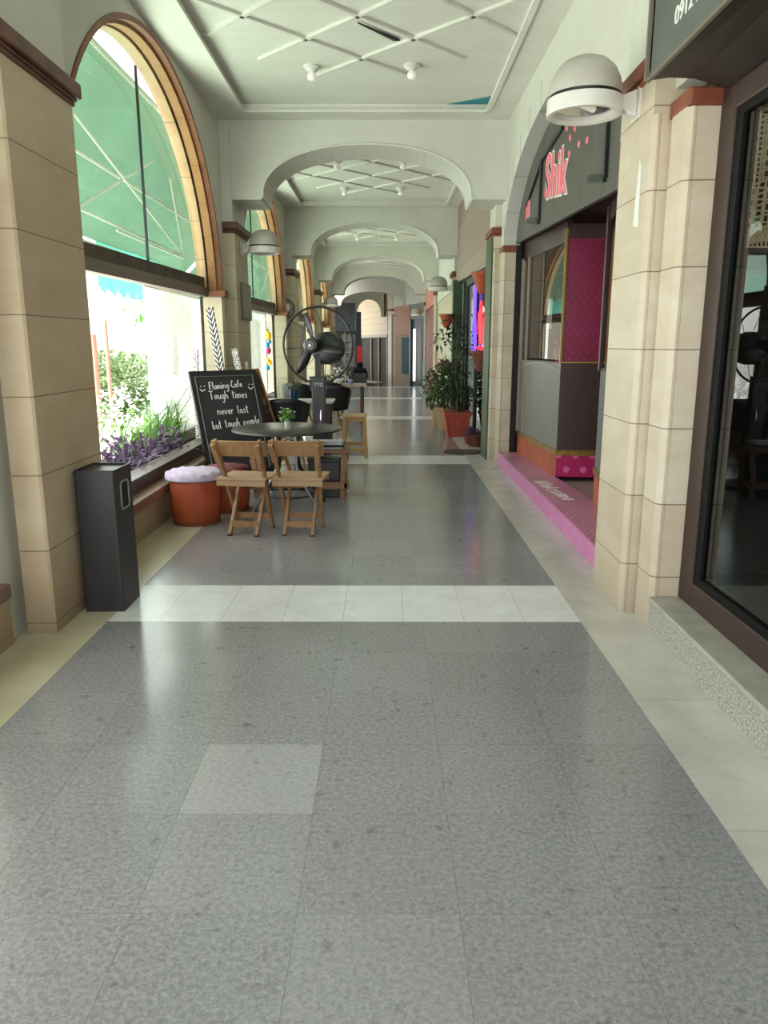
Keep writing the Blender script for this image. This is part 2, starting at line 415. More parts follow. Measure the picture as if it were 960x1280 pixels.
def beam(y0, y1, x0=XL-.05, x1=1.5, M=None, a0=-1.47, a1=1.0, zb=3.17, rise=.57, ztop=ZC+.1):
    bm = BM(); pts = [(x0, zb), (a0-.02, zb), (a0, zb+.02)]
    c, a = (a0+a1)/2, (a1-a0)/2
    for i in range(33):
        t = PI - PI*i/32
        # slightly squared ellipse
        ct, s_ = math.cos(t), math.sin(t)
        pts.append((c + a*math.copysign(abs(ct)**.92, ct), zb+.03 + rise*(s_**.92)))
    pts += [(a1, zb+.02), (a1+.02, zb), (x1, zb)]
    for (u0, w0), (u1, w1) in zip(pts, pts[1:]):
        if abs(u0-u1) > 1e-6:
            quad(bm, (u0,y0,w0),(u1,y0,w1),(u1,y0,ztop),(u0,y0,ztop)); quad(bm, (u0,y1,w0),(u1,y1,w1),(u1,y1,ztop),(u0,y1,ztop))
        quad(bm, (u0,y0,w0),(u1,y0,w1),(u1,y1,w1),(u0,y1,w0))
    quad(bm, (x0,y0,zb),(x0,y1,zb),(x0,y1,ztop),(x0,y0,ztop)); quad(bm, (x1,y0,zb),(x1,y1,zb),(x1,y1,ztop),(x1,y0,ztop))
    bmesh.ops.remove_doubles(bm, verts=bm.verts, dist=1e-5)
    o = st('arched_beam', bm, WALL, M=M)
    # thin raised bead along the arch edge
    bm = BM(); tube(bm, [(u, y0-.002, w+.012) for u, w in pts[1:-1]], .012, 6); st('trim_3', bm, CEILW, M=M)
    return o
for k in range(1, 5): beam(YB(k), YB(k)+.72)
ends = [(-2.2, YB(0)+.36), (YB(0)+.36, YB(1))] + [(YB(k)+.72, YB(k+1)) for k in range(1, 4)]
for i, (a, b) in enumerate(ends):
    ceiling_bay(a, b, True)
cy1 = (YB(0)+.72+YB(1))/2
bulb(-.718, 7.97, 'white globe bulb on the nearest ceiling panel, left of the pair')
bulb(.242, 7.94, 'white globe bulb on the nearest ceiling panel, right of the pair')
for k, nm in ((1, 'second'), (2, 'third')):
    c = (YB(k)+.72+YB(k+1))/2
    for sx, sn in ((-.72,'left'), (.24,'right')):
        for sy, yn in ((-1.0,'near'), (1.0,'far')):
            if k == 1: bulb(sx, c+sy, 'white bulb on the %s %s of the %s ceiling panel, through the first arch' % (yn, sn, nm))
            elif sy > 0: bulb(sx, c+sy, 'small white globe bulb on the %s of the ceiling panel behind the second arch' % sn)
# the ceiling panel has sagged open at one corner, showing a teal gap
bm = BM(); prism(bm, [(.62,9.17,ZP-.004),(1.12,9.17,ZP-.004),(1.12,8.86,ZP-.004)], (0,0,.003)); st('trim_4', bm, pm('teal_gap', '#2f8a94', .6))
bm = BM(); prism(bm, [(-.2,6.98,ZP-.02),(-.24,6.93,ZP-.02),(.12,7.30,ZP-.02),(.06,7.30,ZP-.02)], (0,0,.012)); st('trim_4', bm, BLACK)

# pillars ------------------------------------------------------------
def pillar_left(y0, X=-1.75, w=.83, mat=STONE_L):
    Xw = XL-.3; y1 = y0+w
    bm = BM()
    plan = [(Xw,y0+.1),(X-.19,y0+.1),(X-.15,y0+.06),(X-.15,y0),(X-.012,y0),(X,y0+.012),(X,y1-.012),(X-.012,y1),(X-.15,y1),(X-.15,y1-.06),(X-.19,y1-.1),(Xw,y1-.1)]
    prism(bm, [(a,b,0) for a, b in plan], (0,0,2.82)); p = st('pillar', bm, mat)
    bm = BM()
    for e, z0, z1 in ((.012,2.79,2.815),(.022,2.815,2.835),(.042,2.835,2.915)):
        box(bm, Xw, X+e, y0-e, y1+e, z0, z1)
    st('trim_5', bm, CAPL, bevel=.014)
    bm = BM(); box(bm, Xw, X-.02, y0+.02, y1-.02, 2.915, ZC); st('wall_left', bm, WALL)
def pillar_right(y0, X=1.33, w=.55, mat=STONE_R, M=None, zb=0):
    Xw = 1.63; y1 = y0+w
    bm = BM()
    plan = [(Xw,y0-.25),(1.56,y0-.25),(X+.128,y0-.25),(X+.126,y0-.243),(X+.120,y0-.243),(X+.118,y0-.25),(X+.106,y0-.25),(X+.08,y0-.224),(X+.08,y0-.04),(X+.105,y0-.015),(X+.105,y0),(X+.044,y0),(X+.042,y0+.007),(X+.036,y0+.007),(X+.034,y0),(X+.024,y0),(X,y0+.024),(X,y1-.012),(X+.012,y1),(X+.105,y1),(X+.08,y1+.25),(Xw,y1+.25)]
    prism(bm, [(a,b,zb) for a, b in plan], (0,0,2.62-zb)); st('pillar', bm, mat, M=M)
    bm = BM(); box(bm, X, X+.3, y0, y1, 2.62, 2.82); st('pillar', bm, mat, M=M)
    bm = BM()
    for e, z0, z1 in ((.015,2.80,2.83),(.035,2.83,2.905)):
        box(bm, X-e, X+.3, y0-e, y1+e, z0, z1)
    st('trim_5', bm, TERRA, bevel=.01, M=M)
    bm = BM()
    box(bm, X+.075, 1.6, y0-.27, y0-.005, 2.585, 2.665); box(bm, X+.075, 1.6, y1+.005, y1+.27, 2.585, 2.665)
    st('trim_5', bm, TERRA, bevel=.012, M=M)
    bm = BM(); box(bm, X+.02, X+.3, y0+.01, y1-.01, 2.905, ZC); st('wall_right', bm, WALL, M=M)
pillar_left(3.75)
for k in range(1, 5): pillar_left(YB(k)-.04, -1.81, mat=STONE_G if k < 4 else STONE_L)
for k in range(0, 5): pillar_right(4.09 + BAY*k, mat=STONE_R if k < 2 else STONE_G)

# left wall with a stone-lined arch in every bay -----------------------
HALF, SPR, CRN = 2.25, 2.1, 4.0
def arch_pts(c, half=HALF, spr=SPR, rise=CRN-SPR, n=40):
    return [(c - half*math.cos(PI*i/n), spr + rise*math.sin(PI*i/n)) for i in range(n+1)]
def arch_band(c, h0, r0, h1, r1, x0, x1, name, mat, spr=SPR, zlow=None):
    """solid ring in a plane of constant x, between two ellipses, from x0 (front) to x1 (back)"""
    A = arch_pts(c, h0, spr, r0); B = arch_pts(c, h1, spr, r1); bm = BM()
    if zlow is not None:
        A = [(A[0][0], zlow)]+A+[(A[-1][0], zlow)]; B = [(B[0][0], zlow)]+B+[(B[-1][0], zlow)]
    for (a0, a1), (b0, b1) in zip(zip(A, A[1:]), zip(B, B[1:])):
        P = lambda q, x: (x, q[0], q[1])
        quad(bm, P(a0,x0), P(a1,x0), P(b1,x0), P(b0,x0)); quad(bm, P(a0,x1), P(a1,x1), P(b1,x1), P(b0,x1))
        quad(bm, P(a0,x0), P(a1,x0), P(a1,x1), P(a0,x1)); quad(bm, P(b0,x0), P(b1,x0), P(b1,x1), P(b0,x1))
    bmesh.ops.remove_doubles(bm, verts=bm.verts, dist=1e-5)
    return st(name, bm, mat)
def left_bay(k, y0, y1, c):
    bm = BM(); A = arch_pts(c)
    x = XL
    ya, yb = A[0][0], A[-1][0]
    quad(bm, (x,y0,0),(x,ya,0),(x,ya,ZC+.1),(x,y0,ZC+.1)); quad(bm, (x,yb,0),(x,y1,0),(x,y1,ZC+.1),(x,yb,ZC+.1))
    for a, b in zip(A, A[1:]): quad(bm, (x,a[0],a[1]),(x,b[0],b[1]),(x,b[0],ZC+.1),(x,a[0],ZC+.1))
    for a, b in zip(A, A[1:]): quad(bm, (x,a[0],a[1]),(x,b[0],b[1]),(x-.27,b[0],b[1]),(x-.27,a[0],a[1]))
    st('wall_left', bm, WALL)
    bm = BM(); x = XL-.27; zt = 5.25
    quad(bm, (x,y0,0),(x,ya,0),(x,ya,zt),(x,y0,zt)); quad(bm, (x,yb,0),(x,y1,0),(x,y1,zt),(x,yb,zt))
    for a, b in zip(A, A[1:]): quad(bm, (x,a[0],a[1]),(x,b[0],b[1]),(x,b[0],zt),(x,a[0],zt))
    st('wall_outside', bm, WALL)
    arch_band(c, HALF+.012, CRN-SPR+.012, HALF-.03, CRN-SPR-.03, XL+.012, XL-.06, 'trim_6', BROWNRIB)
    arch_band(c, HALF-.02, CRN-SPR-.02, HALF-.055, CRN-SPR-.055, XL-.055, XL-.14, 'trim_7', TANRIB)
    arch_band(c, HALF-.0, CRN-SPR-.0, HALF-.02, CRN-SPR-.02, XL-.14, XL-.165, 'trim_7', GREYFRAME)
    arch_band(c, HALF-.0, CRN-SPR-.0, HALF-.065, CRN-SPR-.065, XL-.165, XL-.275, 'trim_8', CREAMRIB)
    # jamb columns under the arch springs with their small capitals
    for s in (-1, 1):
        yj = c + s*(HALF-.06)
        bm = BM(); box(bm, XL-.20, XL+.02, yj-.075, yj+.075, .3, SPR-.06); box(bm, XL-.1, XL+.035, yj-.03, yj+.03, .3, SPR-.06); st('pillar', bm, STONE_G)
        bm = BM(); box(bm, XL-.12, XL+.07, yj-.105, yj+.1, SPR-.06, SPR+.015); st('trim_5', bm, BROWNRIB, bevel=.012)
    # parapet and sill
    bm = BM(); box(bm, XL-.28, XL+.04, c-HALF-.1, c+HALF+.1, 0, .27); st('wall_left', bm, STONE_L)
    bm = BM(); box(bm, XL-.29, XL+.10, c-HALF-.02, c+HALF+.02, .27, .35); st('trim_9', bm, SILL, bevel=.012)
    bm = BM(); box(bm, XL-.2, XL-.02, c-HALF+.05, c+HALF-.05, .35, .46); st('trim_9', bm, DARKWOOD, bevel=.008)
    # window: grey transom beam, fanlight glass and a thin dark mullion; the frame stands a little askew to the wall
    w = empty('window_%d' % (k+1), (0,0,0), None, None); w['kind'] = 'structure'
    skew = .05
    fx = lambda yy: XL-.21 - skew*(c+HALF-yy)
    ya, yb = c-HALF+.1, c+HALF-.1
    bm = BM(); prism(bm, [(fx(ya)-.05,ya,2.045),(fx(ya)+.06,ya,2.045),(fx(yb)+.06,yb,2.045),(fx(yb)-.05,yb,2.045)], (0,0,.10)); obj('window_transom', bm, pm('transom_edge', '#83796a', .6), w)
    bm = BM(); prism(bm, [(fx(ya)-.05,ya,2.14),(fx(ya)+.03,ya,2.14),(fx(yb)+.03,yb,2.14),(fx(yb)-.05,yb,2.14)], (0,0,.12)); obj('window_transom', bm, GREYFRAME, w)
    bm = BM(); G = arch_pts(c, HALF-.12, SPR, CRN-SPR-.12)
    for a, b in zip(G, G[1:]):
        if a[1] > 2.2 or b[1] > 2.2:
            quad(bm, (fx(a[0]),a[0],2.2),(fx(b[0]),b[0],2.2),(fx(b[0]),b[0],b[1]),(fx(a[0]),a[0],a[1]))
    obj('glass_pane', bm, GLASSG, w)
    bm = BM(); ym = c+.42; zt = SPR+(CRN-SPR-.03)*math.sqrt(1-((ym-c)/HALF)**2)
    box(bm, fx(ym)-.012, fx(ym)+.01, ym-.010, ym+.010, 2.2, zt); obj('mullion', bm, BLACK, w)
for k in range(5):
    c = 7.02 + BAY*(k-1)
    y0 = -2.2 if k == 0 else YB(k-1)+.72
    left_bay(k, max(y0-.6, -2.2), YB(k)+.1, c)
bm = BM(); quad(bm, (XL,YB(4),0),(XL,YSTEP+1.2,0),(XL,YSTEP+1.2,ZC),(XL,YB(4),ZC)); st('wall_left', bm, WALL)

# right wall ------------------------------------------------------------
def right_plain(y0, y1, z0, z1, mat, x=XR, name='wall_right', M=None):
    bm = BM(); box(bm, x, x+.12, y0, y1, z0, z1); return st(name, bm, mat, M=M)
# near bay: wall above the shop window and sign
right_plain(-2.2, 4.1, 2.73, ZC+.05, WALL, 1.43)
# pink shop bay: arch in painted blockwork with a pale reveal
c, half, spr, rise = 7.2, 2.42, 2.63, 1.0
A = [(c - half*math.cos(PI*i/40), spr + rise*math.sin(PI*i/40)) for i in range(41)]
bm = BM(); y0, y1 = 4.6, 9.85
quad(bm, (XR,y0,spr),(XR,A[0][0],spr),(XR,A[0][0],ZC+.1),(XR,y0,ZC+.1)); quad(bm, (XR,A[-1][0],spr),(XR,y1,spr),(XR,y1,ZC+.1),(XR,A[-1][0],ZC+.1))
for a, b in zip(A, A[1:]): quad(bm, (XR,a[0],a[1]),(XR,b[0],b[1]),(XR,b[0],ZC+.1),(XR,a[0],ZC+.1))
st('wall_right', bm, WALLB)
bm = BM()
for a, b in zip(A, A[1:]): quad(bm, (XR,a[0],a[1]),(XR,b[0],b[1]),(XR+.2,b[0],b[1]),(XR+.2,a[0],a[1]))
st('trim_10', bm, boards('arch_soffit_blocks', '#c9c9c2', .3, 'z', w=.008, dark=.4))
bm = BM()
for i in (22, 25, 28, 31, 34, 36, 38):
    a = A[i]; n = Vector((0, (a[0]-c)/half**2, (a[1]-spr)/rise**2)).normalized()
    p = Vector((XR-.002, a[0], a[1]))
    bar(bm, p, p+Vector((0,0,min(.24, 3.98-a[1]))), .003, .003, up=(1,0,0))
st('trim_10', bm, pm('block_joint', '#a9a89c', .8))
# far straight bays
FASC = boards('beige_fascia_planks', '#a08a78', .26, 'z', '#8f7a69', w=.01, dark=.6, grain=(1, .6, 9))
bm = BM(); prism(bm, [(1.37,10.33,2.53),(1.37,10.33,ZC),(1.37,15.5,ZC),(1.37,15.5,2.68)], (.1,0,0)); st('wall_right', bm, FASC)
bm = BM(); box(bm, 1.39, 1.5, 16.4, 21.3, 2.6, ZC); st('wall_right', bm, WALL)
bm = BM(); box(bm, 1.36, 1.5, 22.2, 27.1, 2.62, 3.3); st('wall_right', bm, pm('salmon_fascia', '#c97f70', .6, world=True))
bm = BM(); box(bm, 1.39, 1.5, 22.2, 27.1, 3.3, ZC); st('wall_right', bm, WALL)
bm = BM(); box(bm, 1.40, 1.5, 22.2, 27.1, 0, 2.62); st('wall_right', bm, pm('maroon_panel', '#7d3630', .5, col2='#6a2a26', world=True))
bm = BM(); box(bm, 1.42, 1.52, 16.4, 21.3, 0, 2.62); st('wall_right', bm, STONE_G)
# back shell so that no daylight leaks through the shops
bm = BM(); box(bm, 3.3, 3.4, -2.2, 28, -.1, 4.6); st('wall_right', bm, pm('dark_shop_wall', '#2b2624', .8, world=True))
bm = BM(); box(bm, 1.3, 3.4, -2.2, 28, 4.2, 4.6); st('ceiling', bm, pm('roof_slab', '#8a867e', .9, world=True))
bm = BM(); box(bm, -3.2, -2.2, -2.2, 28, 5.2, 5.3); st('ceiling', bm, pm('sun_block_slab', '#c9c6bc', .9, world=True))  # unseen slab added to keep sun out of the arches
bm = BM(); box(bm, -2.25, 1.4, -2.2, 28, 4.16, 4.6); st('ceiling', bm, pm('roof_slab_left', '#8a867e', .9, world=True))
# ------------------------------------------------------------------ lettering helpers
def text_mesh(name, body, size, mat, M, parent, extrude=.002, offset=0, align='LEFT', shear=0, spacing=1.0):
    cu = bpy.data.curves.new(name, 'FONT'); cu.body = body; cu.size = size; cu.extrude = extrude; cu.offset = offset
    cu.align_x = align; cu.shear = shear; cu.space_character = spacing
    tmp = bpy.data.objects.new(name, cu); COL.objects.link(tmp)
    dg = bpy.context.evaluated_depsgraph_get(); me = bpy.data.meshes.new_from_object(tmp.evaluated_get(dg))
    bpy.data.objects.remove(tmp); bpy.data.curves.remove(cu)
    me.transform(M); me.materials.clear(); me.materials.append(mat)
    o = bpy.data.objects.new(name, me); COL.objects.link(o)
    if parent: o.parent = parent
    return o
def frame_m(o, right, up):
    r = Vector(right).normalized(); u = Vector(up).normalized(); n = r.cross(u)
    return Matrix(((r.x,u.x,n.x,o[0]),(r.y,u.y,n.y,o[1]),(r.z,u.z,n.z,o[2]),(0,0,0,1)))

# ------------------------------------------------------------------ near shop window on the right
CURB = pm('speckled_granite_curb', '#b9b6ae', .5, col2='#7e7a72', scale=90, world=True, lo=.4, hi=.6)
CURBTOP = pm('grey_curb_top', '#a9a69c', .45, col2='#96938a', scale=6, world=True)
bm = BM(); box(bm, 1.412, 1.70, -2.2, 3.835, 0, .155); st('trim_11', bm, CURB)
bm = BM(); box(bm, 1.40, 1.70, -2.2, 3.838, .155, .182); st('trim_11', bm, CURBTOP, bevel=.008)
w = empty('window_6', (0,0,0), None, None); w['kind'] = 'structure'
bm = BM(); box(bm, 1.56, 1.66, 3.68, 3.838, .182, 2.66); box(bm, 1.56, 1.66, -2.2, 3.68, .182, .31); box(bm, 1.56, 1.66, -2.2, 3.68, 2.53, 2.66)
box(bm, 1.56, 1.66, .15, .27, .31, 2.53); obj('window_frame', bm, BROWNFRAME, w, bevel=.006)
bm = BM(); box(bm, 1.572, 1.64, 3.615, 3.68, .31, 2.53); box(bm, 1.572, 1.64, .27, 3.615, .31, .345); box(bm, 1.572, 1.64, .27, 3.615, 2.495, 2.53); obj('window_gasket', bm, pm('rubber_gasket', '#0d0d0e', .7, spec=.2), w)
bm = BM(); quad(bm, (1.588,-2.1,.31),(1.588,3.65,.31),(1.588,3.65,2.53),(1.588,-2.1,2.53)); obj('glass_pane', bm, GLASSD, w)
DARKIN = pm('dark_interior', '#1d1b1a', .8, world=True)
bm = BM(); box(bm, 1.60, 3.3, 4.42, 4.46, 0, 4.2); st('wall_right', bm, DARKIN)
bm = BM(); quad(bm, (1.6,-2.2,.12),(3.3,-2.2,.12),(3.3,4.42,.12),(1.6,4.42,.12)); st('floor', bm, pm('dark_shop_floor', '#3b3836', .3, world=True))
bm = BM(); quad(bm, (1.65,-2.2,2.9),(3.3,-2.2,2.9),(3.3,4.42,2.9),(1.65,4.42,2.9)); st('ceiling', bm, DARKIN)
bm = BM(); box(bm, 1.45, 3.4, -2.3, -2.2, -.1, 4.5); st('wall_right', bm, DARKIN)

# woven shade hanging inside
WOVEN = pm('woven_bamboo', '#b7ab86', .7, col2='#8f8260', scale=12, emit='#b7ab86', estr=.45)  # own glow added to light the weave in the dark room
r = empty('woven_lampshade', (2.13, 4.16, 2.02), 'woven bamboo lattice lampshade hanging behind the dark shop window', 'lampshade')
def lattice(bm, levels, nd=6, t=.007):
    """square basket lattice: levels = [(z, half)]"""
    for (z0, h0), (z1, h1) in zip(levels, levels[1:]):
        m = max(2, int((z1-z0)/.05))
        for side in range(4):
            Rm = Matrix.Rotation(side*PI/2, 4, 'Z')
            for i in range(nd+1):
                f = -1 + 2*i/nd
                bar(bm, Rm@Vector((f*h0, -h0, z0)), Rm@Vector((f*h1, -h1, z1)), .010, .006, up=Rm@Vector((0,1,0)))
            for j in range(m+1):
                z = z0+(z1-z0)*j/m; h = h0+(h1-h0)*j/m
                bar(bm, Rm@Vector((-h, -h, z)), Rm@Vector((h, -h, z)), t, .009)
bm = BM(); lattice(bm, [(.0,.20),(.07,.195)], 16); lattice(bm, [(.07,.195),(.30,.185)]); obj('lower_tier', bm, WOVEN, r)
bm = BM(); lattice(bm, [(.30,.183),(.66,.183)], 5); obj('upper_tier', bm, WOVEN, r)
bm = BM(); tube(bm, [(0,0,.66),(0,0,.88)], .006); bar(bm, (-.16,0,.66), (.16,0,.66), .012, .012); obj('cord', bm, BLACK, r)
r.rotation_euler = (0,0,.12)

# projecting sign box above the near window
SIGNG = pm('sign_grey_panel', '#5a5c58', .55, col2='#4f514e', scale=3, world=True)
SIGNU = pm('sign_dark_underside', '#2a1f1a', .55, col2='#1f1713', scale=4, world=True)
r = empty('projecting_sign', (1.2, 3.8, 2.68), 'dark grey box sign with white phone digits above the near shop window', 'sign')
bm = BM(); box(bm, 0, .012, -5.4, 0, .0, .75); sg_ = obj('front_panel', bm, SIGNG, r)
bm = BM(); prism(bm, [(.012,-5.4,0),(.012,-.0,0),(.09,-.01,.008),(.2,-.02,-.0),(.31,-.03,-.03),(.36,-.035,-.045),(.36,-5.4,-.045)], (0,0,.02)); obj('underside_panel', bm, SIGNU, r)
bm = BM(); box(bm, .0, .2, -.025, 0, .03, .75); obj('end_panel', bm, SIGNU, r)
bm = BM(); bar(bm, (-.004,0,-.004), (-.004,-5.4,-.004), .016, .016); bar(bm, (-.006,.004,0), (-.006,.004,.75), .022, .018); obj('edge_trim', bm, pm('sign_edge', '#6f685c', .5), r)
LETW = pm('white_lettering', '#eeeeea', .5)
text_mesh('lettering', '0912 2', .098, LETW, frame_m((-.003, -.30, .112), (0,-1,0), (0,0,1)), sg_)

# ------------------------------------------------------------------ wall lamps
def make_wall_lamp(loc, rz, label):
    r = empty('wall_lamp', loc, label, 'lamp', rz, 'dome wall lamps')
    bm = BM(); box(bm, 0, .014, -.065, .065, -.10, .085)
    for a, b in ((-.05,.07),(.05,.07),(-.05,-.085),(.05,-.085)): lathe(bm, [(.007,0),(.007,.004),(0,.005)], 8, (.014,a,b), (0,1,0), (0,0,1), (1,0,0))
    obj('mount_plate', bm, LAMPWHITE, r)
    bm = BM(); prism(bm, [(.014,-.035,.07),(.11,-.035,.035),(.11,-.035,-.035),(.06,-.035,-.07),(.014,-.035,-.085)], (0,.07,0)); obj('bracket_arm', bm, LAMPWHITE, r, bevel=.008)
    bm = BM(); lathe(bm, [(.215,.035),(.218,.06),(.207,.12),(.178,.18),(.13,.225),(.07,.25),(0,.258)], 40, (.325,0,0)); obj('lamp_shade', bm, LAMPGREY, r, True)
    bm = BM(); lathe(bm, [(.20,.02),(.2,.045),(.21,.045),(.21,.02)], 40, (.325,0,0)); obj('gap_band', bm, BLACK, r, True)
    bm = BM(); lathe(bm, [(.20,-.075),(.222,-.072),(.226,-.06),(.224,.015),(.20,.018),(.19,.0),(.175,-.06),(.20,-.075)], 40, (.325,0,0)); obj('lamp_ring', bm, LAMPWHITE, r, True)
    bm = BM(); lathe(bm, [(.185,-.03),(.15,.0),(.1,.03),(0,.045)], 32, (.325,0,0)); refl_ = obj('reflector', bm, CHROME, r, True)
    bm = BM(); tube(bm, [(.25,-.08,-.012),(.40,.08,-.012)], .022, 10); obj('bulb', bm, GLOBE, refl_, True)
    return r
lamp0 = make_wall_lamp((1.33, 4.36, 2.745), PI, 'large white dome lamp on the near right stone pillar'); lamp0.scale = (.87, .87, .87)
dup(lamp0, (-1.81, 9.88, 2.665), 0, 'white dome lamp on the second left pillar, above the grey panel')
dup(lamp0, (1.33, 15.85, 2.61), PI, 'white dome lamp on the right pillar past the potted plants')
dup(lamp0, (-1.81, 21.4, 2.56), 0, 'small white dome lamp on the left, just above the fan')
dup(lamp0, (1.33, 27.35, 2.53), PI, 'small white dome lamp above the upright light tube at the far right')

# ------------------------------------------------------------------ pink shop
PINKTOP = dots('pink_step_top', '#c786a4', '#eac0d0', .06, .05, .008, 'xy', .35, rand=.42, world=True)
PINKEDGE = pm('pink_step_edge', '#cf82b4', .45, col2='#bf6ca4', scale=14, world=True)
TERRAWALL = pm('terracotta_plinth', '#b5603f', .6, col2='#a04f33', scale=4, world=True)
GOLD = pm('gold_trim', '#a3843f', .35, metal=.55, col2='#7a5f2a', scale=14, world=True)
GREYPANEL = wood('grey_wood_panel', '#7b7672', '#6b6661', .45)
DARKPANEL = wood('dark_wood_panel', '#46302a', '#382521', .4)
MAG = dots('magenta_dotted_panel', '#8c1a4a', '#b4476e', .075, .06, .006, 'xz', .4, world=True)
MAGB = dots('pink_dotted_plinth', '#c01a66', '#dd6fa4', .17, .15, .033, 'xz', .4, world=True)
plan = [(1.43,4.92),(1.43,9.565),(1.68,9.565),(1.76,7.76),(1.83,6.52),(1.70,5.6),(1.60,4.92)]
r = empty('shop_step', (1.43, 7.2, 0), 'pink doorstep lettered Welcome in front of the pink shop', 'step')
sh = lambda P: [(a-1.43, b-7.2, z) for a, b, z in P]
bm = BM(); prism(bm, sh([(a,b,0) for a, b in plan]), (0,0,.145)); obj('step_block', bm, PINKEDGE, r)
bm = BM(); prism(bm, sh([(a+(.006 if a<1.5 else 0),b,.145) for a, b in plan]), (0,0,.005)); stp_ = obj('step_top', bm, PINKTOP, r)
bm = BM()
for i in range(60):
    yy = -2.2 + 4.5*rnd.random()
    lathe(bm, [(.007,0),(.005,.002),(0,.003)], 6, (-.0005, yy, .02+.11*rnd.random()), (0,1,0), (0,0,1), (-1,0,0))
setp(obj('edge_spots', bm, pm('pale_pink_dot', '#e6b7d6', .5), r), kind='stuff')
text_mesh('lettering', 'Welcome', .21, LETW, frame_m((.045, .33, .151), (.10,-1,0), (1,.10,0)), stp_, .001, shear=.25, spacing=1.25)
bm = BM(); box(bm, 1.6, 3.3, 4.4, 9.9, -.05, .10); st('floor', bm, pm('shop_floor', '#a8978f', .4, world=True))
bm = BM(); box(bm, 2.9, 2.95, 4.4, 9.9, 0, 4.2); st('wall_right', bm, pm('shop_red_wall', '#5a1630', .7, world=True))
bm = BM(); box(bm, 1.62, 3.3, 9.8, 9.9, 0, 4.2); st('wall_right', bm, pm('shop_plum_wall', '#6d4a50', .7, world=True))
bm = BM(); quad(bm, (1.64,4.4,2.75),(3.3,4.4,2.75),(3.3,9.9,2.75),(1.64,9.9,2.75)); st('ceiling', bm, pm('shop_ceiling', '#4a3038', .8, world=True))
bm = BM(); box(bm, 1.57, 1.635, 9.563, 9.586, .0, 2.66); st('trim_13', bm, pm('dark_gap_strip', '#141212', .7, world=True))  # black strip put in for the shaded gap beside the display
# display cases either side of the entrance
def wallpanel(bm, p, q, z0, z1, t, side):
    """upright slab along plan segment p-q, thickness t towards side"""
    d = Vector((q[0]-p[0], q[1]-p[1], 0)).normalized(); n = Vector((-d.y, d.x, 0))*side*t
    prism(bm, [(p[0],p[1],z0),(q[0],q[1],z0),(q[0]+n.x,q[1]+n.y,z0),(p[0]+n.x,p[1]+n.y,z0)], (0,0,z1-z0))
F0, F1, F2 = (1.665,9.56), (1.762,7.75), (2.62,7.64)
r = empty('display_case', (0,0,0), 'shop display case with grey front panel and magenta dotted end, far side of the entrance', 'display case')
bm = BM(); wallpanel(bm, F0, F1, .15, .38, .04, 1); obj('plinth', bm, TERRAWALL, r)
bm = BM(); wallpanel(bm, F1, F2, .15, .38, .04, 1); setp(obj('plinth', bm, MAGB, r), 'pink plinth with pale dots')
bm = BM(); wallpanel(bm, (F0[0]-.012,F0[1]), (F1[0]-.012,F1[1]-.012), .375, .43, .05, 1); wallpanel(bm, (F1[0]-.012,F1[1]-.012), (F2[0],F2[1]-.012), .375, .43, .05, 1); obj('gold_trim', bm, GOLD, r)
bm = BM(); wallpanel(bm, F0, F1, .43, 1.31, .04, 1); fp_ = obj('front_panel', bm, GREYPANEL, r)
bm = BM(); wallpanel(bm, F1, F2, .43, 1.31, .04, 1); obj('end_panel', bm, DARKPANEL, r)
bm = BM()
p0, p1 = Vector((*F0, 0)), Vector((*F1, 0))
arcpts = []
for i in range(13):
    t = i/12; p = p0.lerp(p1, .12+.84*t); arcpts.append((p.x-.006, p.y, 1.245+.05*math.sin(PI*t)))
tube(bm, arcpts, .008, 6); obj('arched_bead', bm, pm('pale_bead', '#b5afa6', .4), fp_)
bm = BM(); wallpanel(bm, F1, F2, 1.33, 2.50, .03, 1); obj('end_board', bm, MAG, r)
bm = BM(); q1 = (F0[0]+.0, F0[1]-.42)
quad(bm, (F0[0]+.01,F0[1],1.34),(F1[0]+.01,F1[1],1.34),(F1[0]+.01,F1[1],2.5),(F0[0]+.01,F0[1],2.5)); obj('glass_pane', bm, GLASSP, r)
PLUM = pm('plum_frame', '#4a3230', .4, col2='#3a2626', world=True)
bm = BM(); wallpanel(bm, F0, F1, 2.48, 2.72, .05, 1); obj('window_header', bm, PLUM, r)
bm = BM(); wallpanel(bm, (F1[0]-.0,F1[1]-.01), F2, 2.50, 2.64, .05, 1); obj('window_header', bm, PLUM, r)
bm = BM(); wallpanel(bm, F1, F2, 1.31, 1.335, .045, 1); obj('end_rail', bm, PLUM, r)
bm = BM()
for f, t_ in ((0,.03),(.16,.018)):
    p = p0.lerp(p1, f); bar(bm, (p.x,p.y,.43), (p.x,p.y,2.5), t_*1.5, t_*1.5)
obj('window_post', bm, pm('pale_frame', '#9a8c80', .4), r)
bm = BM(); bar(bm, (F1[0]-.004,F1[1]-.004,1.31), (F1[0]-.004,F1[1]-.004,2.6), .022, .022); bar(bm, (2.16,7.69,1.31), (2.16,7.69,2.55), .02, .02); bar(bm, (F1[0]-.004,F1[1]-.006,1.318), (2.2,7.69,1.318), .012, .012); obj('corner_bead', bm, pm('brass_bead', '#c9a45c', .3, metal=.4), r)
bm = BM(); prism(bm, [(1.70,9.5,1.3),(1.80,7.82,1.3),(2.6,7.8,1.3),(2.6,9.5,1.3)], (0,0,.02)); obj('shelf', bm, PLUM, r)
bm = BM(); prism(bm, [(2.3,7.72,1.3),(2.34,7.72,1.3),(2.34,9.6,1.3),(2.3,9.6,1.3)], (0,0,1.3)); obj('back_panel', bm, pm('plum_back', '#8a666c', .6, emit='#8a666c', estr=.12), r)  # panel glows faintly by itself to brighten the display
